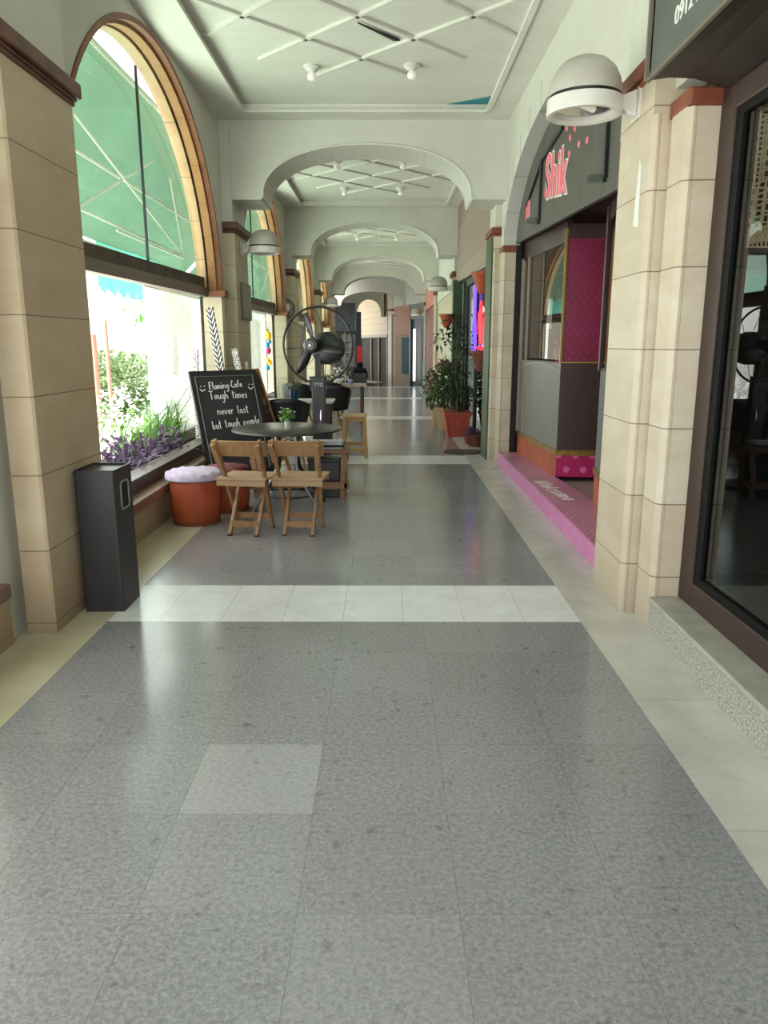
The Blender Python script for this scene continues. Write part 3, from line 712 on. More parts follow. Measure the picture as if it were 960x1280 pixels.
# small things shown in the window
def ornament(loc, label, mat, s=1):
    r = empty('animal_ornament', loc, label, 'ornament', .4)
    bm = BM(); lathe(bm, [(0,0),(.05*s,.0),(.07*s,.05*s),(.06*s,.1*s),(.03*s,.13*s),(0,.14*s)], 18); obj('body', bm, mat, r, True)
    bm = BM(); lathe(bm, [(0,-.04*s),(.035*s,-.02*s),(.04*s,.01*s),(.02*s,.035*s),(0,.04*s)], 14, (-.05*s,-.03*s,.16*s)); lathe(bm, [(.012*s,0),(.006*s,.05*s),(0,.06*s)], 8, (-.05*s,0,.185*s)); lathe(bm, [(.012*s,0),(.006*s,.05*s),(0,.06*s)], 8, (-.05*s,-.06*s,.185*s)); obj('head', bm, mat, r, True)
    return r
RED = pm('red_glaze', '#a5323c', .3)
ornament((1.90, 8.35, 1.32), 'red ornament standing low in the shop display window', RED, 1.3)
bm = BM(); box(bm, 1.80, 2.28, 7.86, 9.3, 1.775, 1.79); setp(obj('glass_shelf', bm, pm('display_shelf_plum', '#5a3a40', .3)), 'plum shelf inside the shop display window', 'shelf')
ornament((1.93, 8.5, 1.79), 'red ornament on the shelf of the shop display window', RED, 1.2)
bm = BM(); quad(bm, (1.775,8.62,1.66),(1.79,8.4,1.66),(1.79,8.4,1.98),(1.775,8.62,1.98)); setp(obj('notice', bm, pm('pale_notice', '#dfe8e6', .6)), 'white paper notice inside the shop display window', 'notice')
N0, N1 = (1.825,6.52), (1.62,4.92)
r = empty('display_case', (0,0,0), 'shop display case half hidden by the near right stone pillar', 'display case')
bm = BM(); wallpanel(bm, N0, N1, .15, .40, .04, 1); wallpanel(bm, (2.6,6.6), N0, .15, .40, .04, 1); obj('plinth', bm, TERRAWALL, r)
bm = BM(); wallpanel(bm, (N0[0]-.012,N0[1]+.012), (N1[0]-.012,N1[1]), .395, .45, .05, 1); obj('gold_trim', bm, GOLD, r)
bm = BM(); wallpanel(bm, N0, N1, .45, 1.28, .04, 1); wallpanel(bm, (2.6,6.6), N0, .45, 1.28, .04, 1); obj('front_panel', bm, pm('slate_panel', '#6c6d6e', .5), r)
bm = BM(); quad(bm, (N0[0],N0[1],1.3),(N1[0],N1[1],1.3),(N1[0],N1[1],2.5),(N0[0],N0[1],2.5)); obj('glass_pane', bm, GLASSP, r)
bm = BM(); bar(bm, (*N0,1.28), (*N0,2.6), .04, .04); wallpanel(bm, N0, N1, 2.48, 2.62, .05, 1); wallpanel(bm, N0, N1, 1.28, 1.305, .05, 1); obj('window_frame', bm, PLUM, r)
bm = BM(); quad(bm, (1.80,6.22,1.58),(1.765,5.95,1.58),(1.765,5.95,1.92),(1.80,6.22,1.92)); setp(obj('notice', bm, pm('green_notice', '#a9c4b4', .6)), 'pale green notice in the shop window beside the near right pillar', 'notice')
bm = BM(); box(bm, 2.55, 2.6, 6.6, 7.64, .1, 2.75); st('door_1', bm, pm('dark_red_door', '#5e1834', .5))

# signboard in the arch
r = empty('shop_signboard', (1.57, 7.2, 2.6), 'dark grey arched signboard with pink and white lettering over the pink shop', 'sign')
AS = [(c2[0], c2[1]) for c2 in A]
bm = BM(); poly = [(0, 4.72-7.2, 2.50-2.6), (0, 9.60-7.2, 2.685-2.6)]
for a in reversed(AS):
    yy = 7.2+(a[0]-7.2)*.995
    low = 2.50+(yy-4.72)*.038+.005
    poly.append((0, yy-7.2, max(a[1]-.006, low)-2.6))
prism(bm, poly, (.04,0,0)); brd = obj('board', bm, pm('sign_olive_grey', '#57554c', .6, col2='#4b4a42', scale=5, bmp=.05), r)
def sp(px, py, X=1.562):
    # sign face point seen at a photo position, as (y, z)
    u, v = (px-480)/940, (640-py)/940
    cp, s_ = 940/math.hypot(940, 210), 210/math.hypot(940, 210)
    d = Vector((u, cp+v*s_, v*cp-s_)); a = -math.atan(3/940)
    d = Vector((d.x*math.cos(a)+d.y*math.sin(a), -d.x*math.sin(a)+d.y*math.cos(a), d.z)); t = X/d.x
    return d.y*t-7.2, 1.5+d.z*t-2.6
for P, Q in (((761,150),(757,223)),((757,223),(737,224)),((678,200),(674,277)),((674,277),(660,276)),((658,258),(678,200)),((678,200),(704,158))):
    a, b = sp(*P), sp(*Q); bm = BM(); bar(bm, (-.012, *a), (-.012, *b), .05, .03, up=(1,0,0)); obj('black_channel', bm, BLACK, brd)
PINKL = pm('pink_lettering', '#e8707c', .5, emit='#e8707c', estr=.12)
def sign_word(body, size, px, py, tilt=.0, sx=1):
    a = sp(px, py); right = (0,-1,tilt)
    M = frame_m((-.006, *a), right, (0,0,1)) @ Matrix.Diagonal((sx,1,1,1))
    text_mesh('lettering', body, size, LETW, M, brd, .003, offset=.022)
    M2 = frame_m((-.014, *a), right, (0,0,1)) @ Matrix.Diagonal((sx,1,1,1))
    text_mesh('lettering', body, size, PINKL, M2, brd, .003, offset=.006)
sign_word('Shik', .56, 681, 248, -.12)
sign_word('10', .26, 657, 275, 0, .8)
sign_word('12', .42, 775, 195, -.1)
for q in ((708,160),(718,160),(712,172),(723,180),(733,175),(711,192),(757,166)):
    bm = BM(); a = sp(*q); lathe(bm, [(0,0),(.03,.0),(.022,.008),(0,.009)], 10, (-.001, *a), (0,1,0), (0,0,1), (-1,0,0)); obj('pink_spot', bm, PINKL, brd)
# peeling sticker on the near right pillar
bm = BM(); quad(bm, (1.3285,4.21,2.10),(1.3285,4.30,2.12),(1.3285,4.26,2.45),(1.3285,4.22,2.40)); setp(obj('sticker', bm, pm('torn_sticker', '#ecebe6', .6)), 'torn white sticker on the near right stone pillar', 'sticker')

# ------------------------------------------------------------------ green framed plant shop
w = empty('window_7', (0,0,0), None, None); w['kind'] = 'structure'
bm = BM(); quad(bm, (1.47,10.4,.02),(1.47,15.3,.02),(1.47,15.3,2.6),(1.47,10.4,2.6)); obj('glass_pane', bm, glass('dark_green_pane', '#556258', 1.3), w)
bm = BM()
for yy in (10.42, 12.6, 14.1, 15.2): box(bm, 1.44, 1.50, yy-.035, yy+.035, 0, 2.6)
box(bm, 1.44, 1.50, 10.4, 15.3, 0, .08); box(bm, 1.44, 1.5, 10.4, 15.3, 2.5, 2.62); obj('window_frame', bm, DKGREEN, w)
bm = BM(); box(bm, 2.6, 2.7, 10.1, 15.6, 0, 4.2); st('wall_right', bm, DARKIN)
bm = BM(); box(bm, 1.75, 3.3, 9.9, 28, -.05, 0); st('floor', bm, DARKIN)
bm = BM(); box(bm, 1.312, 1.329, 9.868, 10.42, 0, 2.79); st('trim_12', bm, GREENPAINT)
bm = BM(); box(bm, 1.29, 1.47, 15.1, 15.3, 0, 2.7); st('trim_12', bm, GREENPAINT)
bm = BM(); box(bm, 1.40, 1.47, 14.2, 14.4, 0, 2.6); st('trim_12', bm, DKGREEN)
NEONR = pm('red_neon', '#c0202c', .3, emit='#ff2a34', estr=1.7)
NEONP = pm('purple_neon', '#5a3cb0', .3, emit='#9258f0', estr=1.3)
NEONB = pm('blue_neon', '#7080ff', .3, emit='#5058ff', estr=1.2)
def nloop(cy, z0, z1, w_, n=10):
    """a closed-top loop of tube, as a cactus arm"""
    pts = [(0, cy+w_/2, z0)]
    pts += [(0, cy+w_/2*math.cos(PI*i/n), z1-w_/2*1.2+w_/2*1.2*math.sin(PI*i/n)) for i in range(n+1)]
    pts += [(0, cy-w_/2, z0)]
    return pts
r = empty('neon_cactus', (1.43, 11.7, 0), 'red neon cactus sign glowing in the green framed window', 'neon sign')
bm = BM(); tube(bm, nloop(.05, 1.50, 2.13, .22), .013, 8); tube(bm, nloop(.05, 1.55, 2.05, .06), .009, 8); obj('tall_stem', bm, NEONR, r, True)
bm = BM(); tube(bm, [(0,.16,1.62),(0,.34,1.66),(0,.38,1.75),(0,.36,1.97),(0,.29,1.99),(0,.27,1.80),(0,.16,1.74)], .011, 8); obj('left_arm', bm, NEONR, r, True)
bm = BM(); tube(bm, nloop(-.33, 1.48, 1.86, .17), .012, 8); tube(bm, nloop(-.33, 1.5, 1.80, .05), .008, 8); obj('short_stem', bm, NEONR, r, True)
bm = BM(); tube(bm, [(0,-.42,1.55),(0,-.56,1.57),(0,-.6,1.63),(0,-.59,1.76),(0,-.53,1.78),(0,-.51,1.66),(0,-.42,1.62)], .011, 8); obj('right_arm', bm, NEONR, r, True)
bm = BM(); tube(bm, [(0,.5,1.45),(0,.3,1.42),(0,.1,1.46),(0,-.1,1.41),(0,-.3,1.45),(0,-.55,1.43)], .014, 6); obj('ground_line', bm, NEONR, r, True)
r = empty('neon_bottle', (1.43, 12.62, 0), 'purple neon outline of a tall bottle beside the red neon cactus', 'neon sign')
bm = BM(); tube(bm, [(0,.16,1.40),(0,.22,1.46),(0,.2,1.75),(0,.08,1.92),(0,.08,2.36),(0,.03,2.42),(0,-.03,2.42),(0,-.08,2.36),(0,-.08,1.92),(0,-.2,1.75),(0,-.22,1.46),(0,-.16,1.40)], .02, 8, closed=True); obj('bottle_outline', bm, NEONP, r, True)
bm = BM(); tube(bm, [(0,.03,2.3),(0,.03,1.9),(0,.1,1.7),(0,.1,1.48)], .014, 6); obj('inner_line', bm, NEONB, r, True)

# ------------------------------------------------------------------ foliage
def leaf(bm, p, d, L, W, droop=.25, up=Vector((0,0,1))):
    p = Vector(p); d = Vector(d).normalized(); s = d.cross(up)
    s = s.normalized() if s.length > .05 else Vector((1,0,0))
    n = s.cross(d)
    a = p; m = p + d*L*.5 + n*L*.06; t = p + d*L - Vector((0,0,1))*L*droop
    v = [bm.verts.new(q) for q in (a, m+s*W/2-n*W*.12, m, m-s*W/2-n*W*.12, t)]
    bm.faces.new((v[0],v[1],v[2])); bm.faces.new((v[0],v[2],v[3])); bm.faces.new((v[1],v[4],v[2])); bm.faces.new((v[2],v[4],v[3]))
def rdir(zlo=-.4, zhi=.9):
    a = rnd.random()*2*PI; z = zlo+(zhi-zlo)*rnd.random(); q = math.sqrt(max(0, 1-z*z)); return Vector((math.cos(a)*q, math.sin(a)*q, z))
def cloud(bm, c, r, n, L, W, **k):
    c = Vector(c)
    for i in range(n):
        d = rdir(-.9, 1); f = rnd.random()**.45
        p = c + Vector((d.x*r[0], d.y*r[1], d.z*r[2]))*f
        leaf(bm, p, (d*.7+rdir()*.6), L*(.7+.6*rnd.random()), W*(.7+.6*rnd.random()), **k)
def blades(bm, c, spread, n, L, W, lean=.9, up0=.9):
    for i in range(n):
        a = rnd.random()*2*PI; b = Vector((c[0]+spread[0]*(rnd.random()-.5), c[1]+spread[1]*(rnd.random()-.5), c[2]))
        h = Vector((math.cos(a), math.sin(a), 0)); s = Vector((-h.y, h.x, 0)); l = L*(.55+.6*rnd.random()); prev = None
        le = lean*(.3+.9*rnd.random())
        for k in range(6):
            t = k/5; p = b + h*l*le*t*t*.8 + Vector((0,0,1))*l*(up0*t-.45*le*t*t*t); w_ = W*(1-t)**.6*(.5+t if t < .5 else 1)
            cur = (bm.verts.new(p+s*w_/2), bm.verts.new(p-s*w_/2)) if k < 5 else (bm.verts.new(p),)
            if prev:
                if len(cur) == 2: bm.faces.new((prev[0], prev[1], cur[1], cur[0]))
                else: bm.faces.new((prev[0], prev[1], cur[0]))
            prev = cur
# ------------------------------------------------------------------ litter bin
r = empty('litter_bin', (-1.615, 4.23, 0), 'tall black square litter bin against the near left pillar', 'bin')
bm = BM(); w2, d2, H2 = .112, .145, .82
def rrect(w_, d_, rr, n=4):
    P = []
    for cx_, cy_, a0 in ((w_-rr,d_-rr,0),(-w_+rr,d_-rr,PI/2),(-w_+rr,-d_+rr,PI),(w_-rr,-d_+rr,1.5*PI)):
        P += [(cx_+rr*math.cos(a0+PI/2*i/n), cy_+rr*math.sin(a0+PI/2*i/n)) for i in range(n+1)]
    return P
o_ = rrect(w2, d2, .014); i_ = rrect(w2-.008, d2-.008, .012)
def loop(bm, P, z): return [bm.verts.new((a,b,z)) for a, b in P]
def bridge(bm, A_, B_):
    for k in range(len(A_)): bm.faces.new((A_[k], A_[(k+1)%len(A_)], B_[(k+1)%len(B_)], B_[k]))
L0, L1, L2, L3 = loop(bm,o_,0), loop(bm,o_,H2), loop(bm,i_,H2), loop(bm,i_,.3)
bridge(bm,L0,L1); bridge(bm,L1,L2); bridge(bm,L2,L3); bm.faces.new(L3); bm.faces.new(L0[::-1]); obj('bin_body', bm, BINM, r)
bm = BM(); box(bm, -w2-.003, w2+.003, -d2-.003, d2+.003, H2-.018, H2-.012); obj('rim_lip', bm, BINM, r)
slot = [(a, b) for a, b in rrect(.062, .078, .022)]
bm = BM(); prism(bm, [(w2-.001, a, .66+b) for a, b in slot], (.002,0,0)); so_ = obj('slot_opening', bm, pm('slot_dark', '#08080a', .8), r)
bm = BM(); tube(bm, [(w2+.002, a, .66+b) for a, b in slot], .006, 6, closed=True); obj('slot_rim', bm, pm('grey_rubber', '#8a8c8e', .5), so_, True)

# ------------------------------------------------------------------ drum seats
def drum_seat(loc, label, cush, clabel, rr=.215, H=.37, cr=.245):
    r = empty('drum_seat', loc, label, 'stool', group=None)
    bm = BM(); lathe(bm, [(0,.012),(rr*.86,.012),(rr*.92,.03),(rr*.99,.12),(rr,.2),(rr*.985,.3),(rr*.95,H),(0,H)], 40); obj('drum', bm, TERRAPOT, r, True)
    bm = BM()
    for i in range(22):
        a = 2*PI*i/22; h = .015+.012*rnd.random()
        bar(bm, (rr*.9*math.cos(a), rr*.9*math.sin(a), .0), (rr*.9*math.cos(a), rr*.9*math.sin(a), h+.02), .06, .012, up=(math.cos(a), math.sin(a), 0))
    obj('frayed_hem', bm, pm('frayed_hem', '#7d3f22', .8), r)
    bm = BM(); lathe(bm, [(0,H+.002),(cr*.86,H+.002),(cr*.99,H+.02),(cr,H+.04),(cr*.96,H+.068),(cr*.82,H+.085),(0,H+.10)], 48)
    for v in bm.verts:
        k = .004*math.sin(v.co.x*70+v.co.y*33)+.003*math.sin(v.co.y*81-v.co.x*20); v.co.z += k if v.co.z > H+.04 else 0; v.co.x *= 1+k*1.4; v.co.y *= 1+k
    setp(obj('cushion', bm, cush, r, True), clabel)
    return r
LAV = pm('lavender_plush', '#cfc4d6', .95, col2='#b6a8c2', scale=28, bmp=.8, bscale=140)
drum_seat((-1.64, 6.33, 0), 'terracotta drum seat with a fluffy lavender cushion, left of the wooden chairs', LAV, 'fluffy lavender cushion')
drum_seat((-1.46, 6.80, 0), 'terracotta drum seat behind the lavender cushioned one, half hidden by a chair', pm('dark_red_pad', '#6d2a2c', .8), 'dark red pad', .2, .33, .205)

# ------------------------------------------------------------------ folding chairs
def folding_chair(loc, rz, label):
    r = empty('folding_chair', loc, label, 'chair', rz)
    tops, feet = {}, {}
    for s in (-1, 1):
        a = Vector((s*.178, -.21, .775)); b = Vector((s*.145, .155, .0)); tops[s] = a
        bm = BM(); bar(bm, a, b, .026, .042, up=(0,1,0)); bf_ = obj('back_frame', bm, CHAIRWOOD, r, bevel=.004)
        bm = BM(); box(bm, s*.145-.015, s*.145+.015, .135, .175, 0, .012); obj('foot_pad', bm, BLACK, bf_)
        bm = BM(); bar(bm, (s*.115,.16,.435), (s*.113,-.15,0), .026, .038, up=(0,1,0)); lg_ = obj('leg', bm, CHAIRWOOD, r, bevel=.004)
        bm = BM(); box(bm, s*.113-.015, s*.113+.015, -.17, -.13, 0, .012); obj('foot_pad', bm, BLACK, lg_)
        # stepped blocks where the back rail meets the frame
        bm = BM(); bar(bm, (s*.182,-.262,.745), (s*.172,-.175,.60), .034, .03, up=(0,1,0)); bar(bm, (s*.168,-.235,.70), (s*.158,-.135,.53), .03, .026, up=(0,1,0)); obj('rail_block', bm, CHAIRWOOD, r, bevel=.003)
    bm = BM(); N = 8; q = []
    for i in range(N+1):
        t = -1+2*i/N; x = t*.215; yb = -.205-.03*(1-t*t)*1.0
        q.append((x, yb))
    for (x0, y0), (x1, y1) in zip(q, q[1:]):
        zz0 = .765; lo0 = .645
        prism(bm, [(x0,y0,zz0),(x1,y1,zz0),(x1,y1+.055,lo0),(x0,y0+.055,lo0)], (0,.022,.006))
    bmesh.ops.remove_doubles(bm, verts=bm.verts, dist=1e-4); obj('backrest', bm, CHAIRWOOD, r)
    bm = BM()
    for i in range(5):
        y0 = -.17+.078*i; box(bm, -.208, .208, y0, y0+.07, .448, .466)
    obj('seat', bm, SEATWOOD, r, bevel=.004)
    bm = BM(); box(bm, -.2, .2, -.165, -.14, .405, .448); obj('seat_rail', bm, SEATWOOD, r)
    bm = BM(); box(bm, -.2, .2, .17, .195, .405, .448); obj('seat_rail', bm, SEATWOOD, r)
    bm = BM(); bar(bm, (-.115,-.105,.085), (.115,-.105,.085), .02, .048); obj('stretcher', bm, CHAIRWOOD, r)
    bm = BM(); bar(bm, (-.148,.115,.11), (.148,.115,.11), .02, .045); obj('stretcher', bm, CHAIRWOOD, r)
    return r
ch = folding_chair((-1.12, 5.985, 0), -.17, 'left wooden folding chair of the pair at the round black table')
dup(ch, (-.69, 5.985, 0), -.08, 'right wooden folding chair of the pair at the round black table')
ch['group'] = 'folding chairs at the round table'
for o in COL.objects:
    if o.name.startswith('folding_chair'): o['group'] = 'folding chairs at the round table'

# ------------------------------------------------------------------ round black table
TX, TY = -.915, 6.93
r = empty('round_table', (TX, TY, 0), 'round black table behind the two folding chairs', 'table')
bm = BM(); lathe(bm, [(0,.722),(.49,.722),(.505,.728),(.505,.742),(.495,.748),(0,.748)], 64); obj('tabletop', bm, BLACKTOP, r, True)
bm = BM(); lathe(bm, [(.17,.69),(.17,.722),(0,.722)], 24); obj('mount_ring', bm, BLACKM, r)
for i, (a, b) in enumerate(((-1,-1),(1,-1),(1,1),(-1,1))):
    bm = BM(); tube(bm, [(a*.09,b*.09,.70),(a*.09,b*.09,.42),(a*.10,b*.10,.36),(a*.14,b*.14,.28),(a*.31,b*.27,.0)], .015, 10); obj('leg', bm, STEEL if b < 0 else BLACKM, r, True)
bm = BM()
for z, k in ((.13,.225),(.2,.182)): tube(bm, [(k*math.cos(2*PI*i/24)*1.15, k*math.sin(2*PI*i/24), z) for i in range(24)], .008, 6, closed=True)
obj('foot_ring', bm, BLACKM, r, True)

def vase(loc, label, mat, h, rr, leafm, n=60, spread=.06, flowers=True, glassy=False):
    r = empty('flower_vase', loc, label, 'vase')
    bm = BM(); lathe(bm, [(0,0),(rr*.9,0),(rr,.01),(rr,h*.8),(rr*.85,h),(rr*.75,h),(rr*.85,h*.8),(rr*.85,.02),(0,.02)], 24); obj('vase_body', bm, mat, r, True)
    bm = BM()
    for i in range(9):
        a = rnd.random()*2*PI; q = spread*(.3+.9*rnd.random()); tube(bm, [(0,0,.02),(math.cos(a)*q*.3,math.sin(a)*q*.3,h),(math.cos(a)*q,math.sin(a)*q,h+.03+.07*rnd.random())], .0025, 5)
    obj('stems', bm, LEAF, r)
    bm = BM(); cloud(bm, (0,0,h+.05), (spread,spread,.05), n, .035, .022); obj('leaves', bm, leafm, r)
    if flowers:
        bm = BM()
        for i in range(7):
            a = rnd.random()*2*PI; q = spread*(.5+.8*rnd.random()); c0 = Vector((math.cos(a)*q, math.sin(a)*q, h+.06+.05*rnd.random()))
            for k in range(5): leaf(bm, c0, (math.cos(k*1.257), math.sin(k*1.257), .4), .018, .014, 0)
        setp(obj('flowers', bm, FLOWERW, r), kind='stuff')
    return r
vase((-.885, 6.74, .748), 'clear glass vase of small green leaves on the round black table', glass('vase_glass', '#dfe6e2', 1, opacity=.5, body='#e8eeea'), .085, .03, LEAFB, 90)
# bench with its lower shelf behind the table
r = empty('bench', (-.86, 7.43, 0), 'low wooden plank bench behind the round black table', 'bench')
bm = BM()
for i in range(3): box(bm, -.5, .505, -.14+.105*i, -.14+.105*i+.098, .462, .492)
obj('seat', bm, BENCHWOOD, r, bevel=.004)
bm = BM(); box(bm, -.5, .49, -.16, -.135, .105, .175); obj('lower_rail', bm, BENCHWOOD, r, bevel=.004)
for s in (-1, 1):
    for q in (-1, 1):
        bm = BM()
        pts = [(s*.43, q*.10, .462), (s*.46, q*.11, .40), (s*.435, q*.12, .30), (s*.425, q*.12, .0)]
        for a, b in zip(pts, pts[1:]): bar(bm, a, b, .05, .03, up=(0,1,0))
        obj('leg', bm, BENCHWOOD, r)
    bm = BM(); bar(bm, (s*.46,-.16,.14), (s*.46,.16,.14), .03, .05); obj('side_rail', bm, BENCHWOOD, r)
bm = BM(); box(bm, -.2, .2, -.13, .13, 0, .07)
for v in bm.verts: v.co.x *= .97 if v.co.z > .03 else 1
r2 = empty('seat_cushion', (-.62, 7.42, .494), 'grey seat cushion with a dark edge on the wooden bench', 'cushion')
obj('cushion_pad', bm, pm('grey_cushion', '#c6c8cc', .85, col2='#a4a6aa', scale=20), r2, bevel=.02)
bm = BM(); tube(bm, [(-.2,-.132,.035),(.2,-.132,.035),(.2,.132,.035),(-.2,.132,.035)], .014, 6, closed=True); obj('piping', bm, BLACK, r2)
bm = BM()
for i in range(6): box(bm, -.2, .2, -.12+.042*i, -.12+.042*i+.036, 0, .03)
setp(obj('seat_pad', bm, pm('dark_slatted_pad', '#4c4a48', .7), loc=(-1.12,7.41,.494)), 'dark ribbed seat pad on the wooden bench, left of the grey cushion', 'cushion')
r2 = empty('storage_box', (-.62, 7.47, .0), 'black box standing under the wooden bench', 'box')
bm = BM(); box(bm, -.16, .16, -.1, .1, .0, .36); obj('box_body', bm, BLACK, r2, bevel=.01)
bm = BM(); box(bm, -.165, .165, -.105, .105, .36, .39); obj('lid', bm, BLACK, r2, bevel=.006)

# ------------------------------------------------------------------ chalkboard and picture board
GL = {'F':(.55,[[(0,0),(.05,1)],[(0,1),(.55,1.03)],[(.02,.55),(.42,.56)]]),'l':(.2,[[(.06,1),(.05,.1),(.17,0)]]),
'a':(.5,[[(.45,.42),(.22,.5),(.04,.25),(.18,0),(.4,.18),(.44,.46),(.44,.08),(.52,0)]]),'m':(.7,[[(0,.5),(0,0)],[(0,.35),(.16,.5),(.3,.38),(.3,0)],[(.3,.35),(.46,.5),(.62,.38),(.64,0)]]),
'i':(.2,[[(.06,.5),(.05,.05),(.15,0)],[(.06,.72),(.08,.78)]]),'n':(.5,[[(0,.5),(0,0)],[(0,.33),(.2,.5),(.38,.4),(.42,0)]]),
'g':(.5,[[(.42,.44),(.2,.5),(.04,.25),(.2,.02),(.42,.2),(.43,.46),(.40,-.35),(.2,-.52),(.02,-.36)]]),'-':(.35,[[(.04,.28),(.28,.3)]]),
'C':(.55,[[(.5,.85),(.28,1),(.05,.6),(.12,.12),(.35,0),(.52,.15)]]),'f':(.4,[[(.42,.95),(.26,1),(.18,.8),(.14,0)],[(.02,.52),(.36,.54)]]),
'e':(.45,[[(.03,.25),(.4,.3),(.3,.5),(.1,.42),(.04,.18),(.2,0),(.42,.1)]]),'T':(.7,[[(0,1),(.72,1.04)],[(.36,1),(.33,0)]]),
'o':(.5,[[(.22,.5),(.04,.28),(.16,0),(.38,.1),(.4,.4),(.22,.5),(.5,.46)]]),'u':(.5,[[(.02,.5),(.04,.1),(.2,0),(.4,.15),(.42,.5),(.42,.05),(.52,0)]]),
'h':(.5,[[(.05,1.02),(.02,0)],[(.03,.32),(.22,.5),(.38,.36),(.42,0)]]),'t':(.4,[[(.16,.95),(.14,.08),(.3,0)],[(0,.62),(.34,.66)]]),
's':(.4,[[(.36,.46),(.16,.5),(.1,.34),(.3,.2),(.24,.02),(.02,.04)]]),'v':(.45,[[(0,.5),(.18,0),(.42,.52)]]),'r':(.4,[[(.02,.5),(.02,0)],[(.02,.32),(.18,.5),(.36,.46)]]),
'b':(.5,[[(.04,1),(.02,.02),(.3,.0),(.4,.24),(.22,.45),(.04,.32)]]),'p':(.5,[[(.03,.5),(0,-.5)],[(.02,.35),(.24,.5),(.4,.28),(.2,.02),(.03,.14)]]),' ':(.5,[])}
def chalk_line(bm, s, x, z, size, width, y=-.012, tilt=0):
    tot = sum(GL[c_][0]+.13 for c_ in s); k = width/tot
    cx_ = x
    for c_ in s:
        w_, strokes = GL[c_]
        for stv in strokes: tube(bm, [(cx_+a*k, y, z+b*size+tilt*(cx_-x)) for a, b in stv], .0045, 5)
        cx_ += (w_+.13)*k
LEANT = math.radians(17)
def aframe(loc, rz, label, name, W, H, frame, face, cat):
    r = empty(name, loc, label, cat, rz)
    Lm = Matrix.Rotation(-LEANT, 4, 'X')
    bm = BM()
    for x0 in (-W/2, W/2-.045): box(bm, x0, x0+.045, -.012, .018, 0, H)
    for z0 in (H-.045, .14): box(bm, -W/2+.045, W/2-.045, -.012, .018, z0, z0+.045)
    obj('frame', bm, frame, r, M=Lm)
    bm = BM(); box(bm, -W/2+.04, W/2-.04, -.004, .012, .15, H-.03); bd_ = obj('board', bm, face, r, M=Lm)
    bm = BM(); bar(bm, (0, .86*H*math.sin(LEANT)+.03, .86*H*math.cos(LEANT)), (0, .86*H*math.sin(LEANT)+.16, 0), .05, .025); obj('back_leg', bm, frame, r)
    return bd_, Lm
BOARD = pm('chalkboard_black', '#26282a', .7, col2='#303234', scale=4)
bw, bh = .80, 1.28
r, Lm = aframe((-1.49, 7.84, 0), math.radians(42), 'black chalkboard stand with white handwriting beside the round table', 'chalkboard_stand', bw, bh, pm('black_frame', '#232323', .5), BOARD, 'chalkboard')
CHALK = pm('white_chalk', '#e8e8e4', .9)
bm = BM(); T = bh
chalk_line(bm, 'Flaming-Cafe', -.20, T-.20, .075, .40, tilt=.04)
for sx in (-.28, .30):
    for a in (-.02, .02): tube(bm, [(sx+a,-.012,T-.165),(sx+a+.006,-.012,T-.16)], .006, 5)
    tube(bm, [(sx-.035,-.012,T-.19),(sx-.01,-.012,T-.215),(sx+.03,-.012,T-.195)], .005, 5)
chalk_line(bm, 'Tough times', -.22, T-.305, .085, .46)
chalk_line(bm, 'never last', -.16, T-.47, .085, .38)
chalk_line(bm, 'but tough people', -.25, T-.62, .085, .58, tilt=.05)
tube(bm, [(.02,-.012,T-.80),(.04,-.012,T-.9),(.14,-.012,T-.9),(.16,-.012,T-.8),(.02,-.012,T-.8)], .004, 5)
setp(obj('handwriting', bm, CHALK, r, M=Lm), 'white chalk handwriting')
bm = BM()
W_ = bw/2-.055
tube(bm, [(-W_,-.011,.2),(-W_,-.011,bh-.06),(W_,-.011,bh-.06),(W_,-.011,.2)], .004, 5); obj('inner_line', bm, pm('grey_chalk', '#8f9190', .9), r, M=Lm)
# picture board
m, nt, b_, out = newmat('menu_picture'); v_ = coords(nt, False)
vo = nt.nodes.new('ShaderNodeTexVoronoi'); nt.links.new(v_, vo.inputs['Vector']); vo.inputs['Scale'].default_value = 16
cr = nt.nodes.new('ShaderNodeValToRGB'); nt.links.new(sep(nt, vo.outputs['Color'])[0], cr.inputs[0])
for p_, c_ in ((0,'#2c1713'),(.45,'#4a201a'),(.7,'#6a3a22'),(.85,'#7f8a4a'),(.95,'#c9b79a')):
    e_ = cr.color_ramp.elements.new(p_); e_.color = (*lin(c_), 1)
cr.color_ramp.interpolation = 'CONSTANT'; nt.links.new(cr.outputs[0], b_.inputs['Base Color']); b_.inputs['Roughness'].default_value = .8
aframe((-1.22, 8.80, 0), math.radians(80), 'wooden A-frame picture board with dark red photos behind the chalkboard', 'picture_board', .55, 1.27, wood('pale_frame_wood', '#b98a50', '#9a6c3c'), m, 'board')

# tall painted boards leaning by the window jamb
def patterned(name, kind):
    m, nt, b, out = newmat(name); v = coords(nt, False); x, y, z = sep(nt, v)
    if kind == 'leaf':
        a = mn(nt, 'ADD', mn(nt, 'MULTIPLY', z, 16), mn(nt, 'MULTIPLY', mn(nt, 'ABSOLUTE', x), -28))
        f = mn(nt, 'MULTIPLY', mn(nt, 'GREATER_THAN', mn(nt, 'FRACT', a), .6), mn(nt, 'GREATER_THAN', mn(nt, 'ABSOLUTE', x), .006))
    else:
        vo = nt.nodes.new('ShaderNodeTexVoronoi'); nt.links.new(v, vo.inputs['Vector']); vo.inputs['Scale'].default_value = 42; vo.feature = 'DISTANCE_TO_EDGE'
        f = mn(nt, 'LESS_THAN', vo.outputs[0], .13)
    put(nt, b.inputs['Base Color'], mixc(nt, f, lin('#34302e'), lin('#d8d4cc'))); b.inputs['Roughness'].default_value = .6
    return m
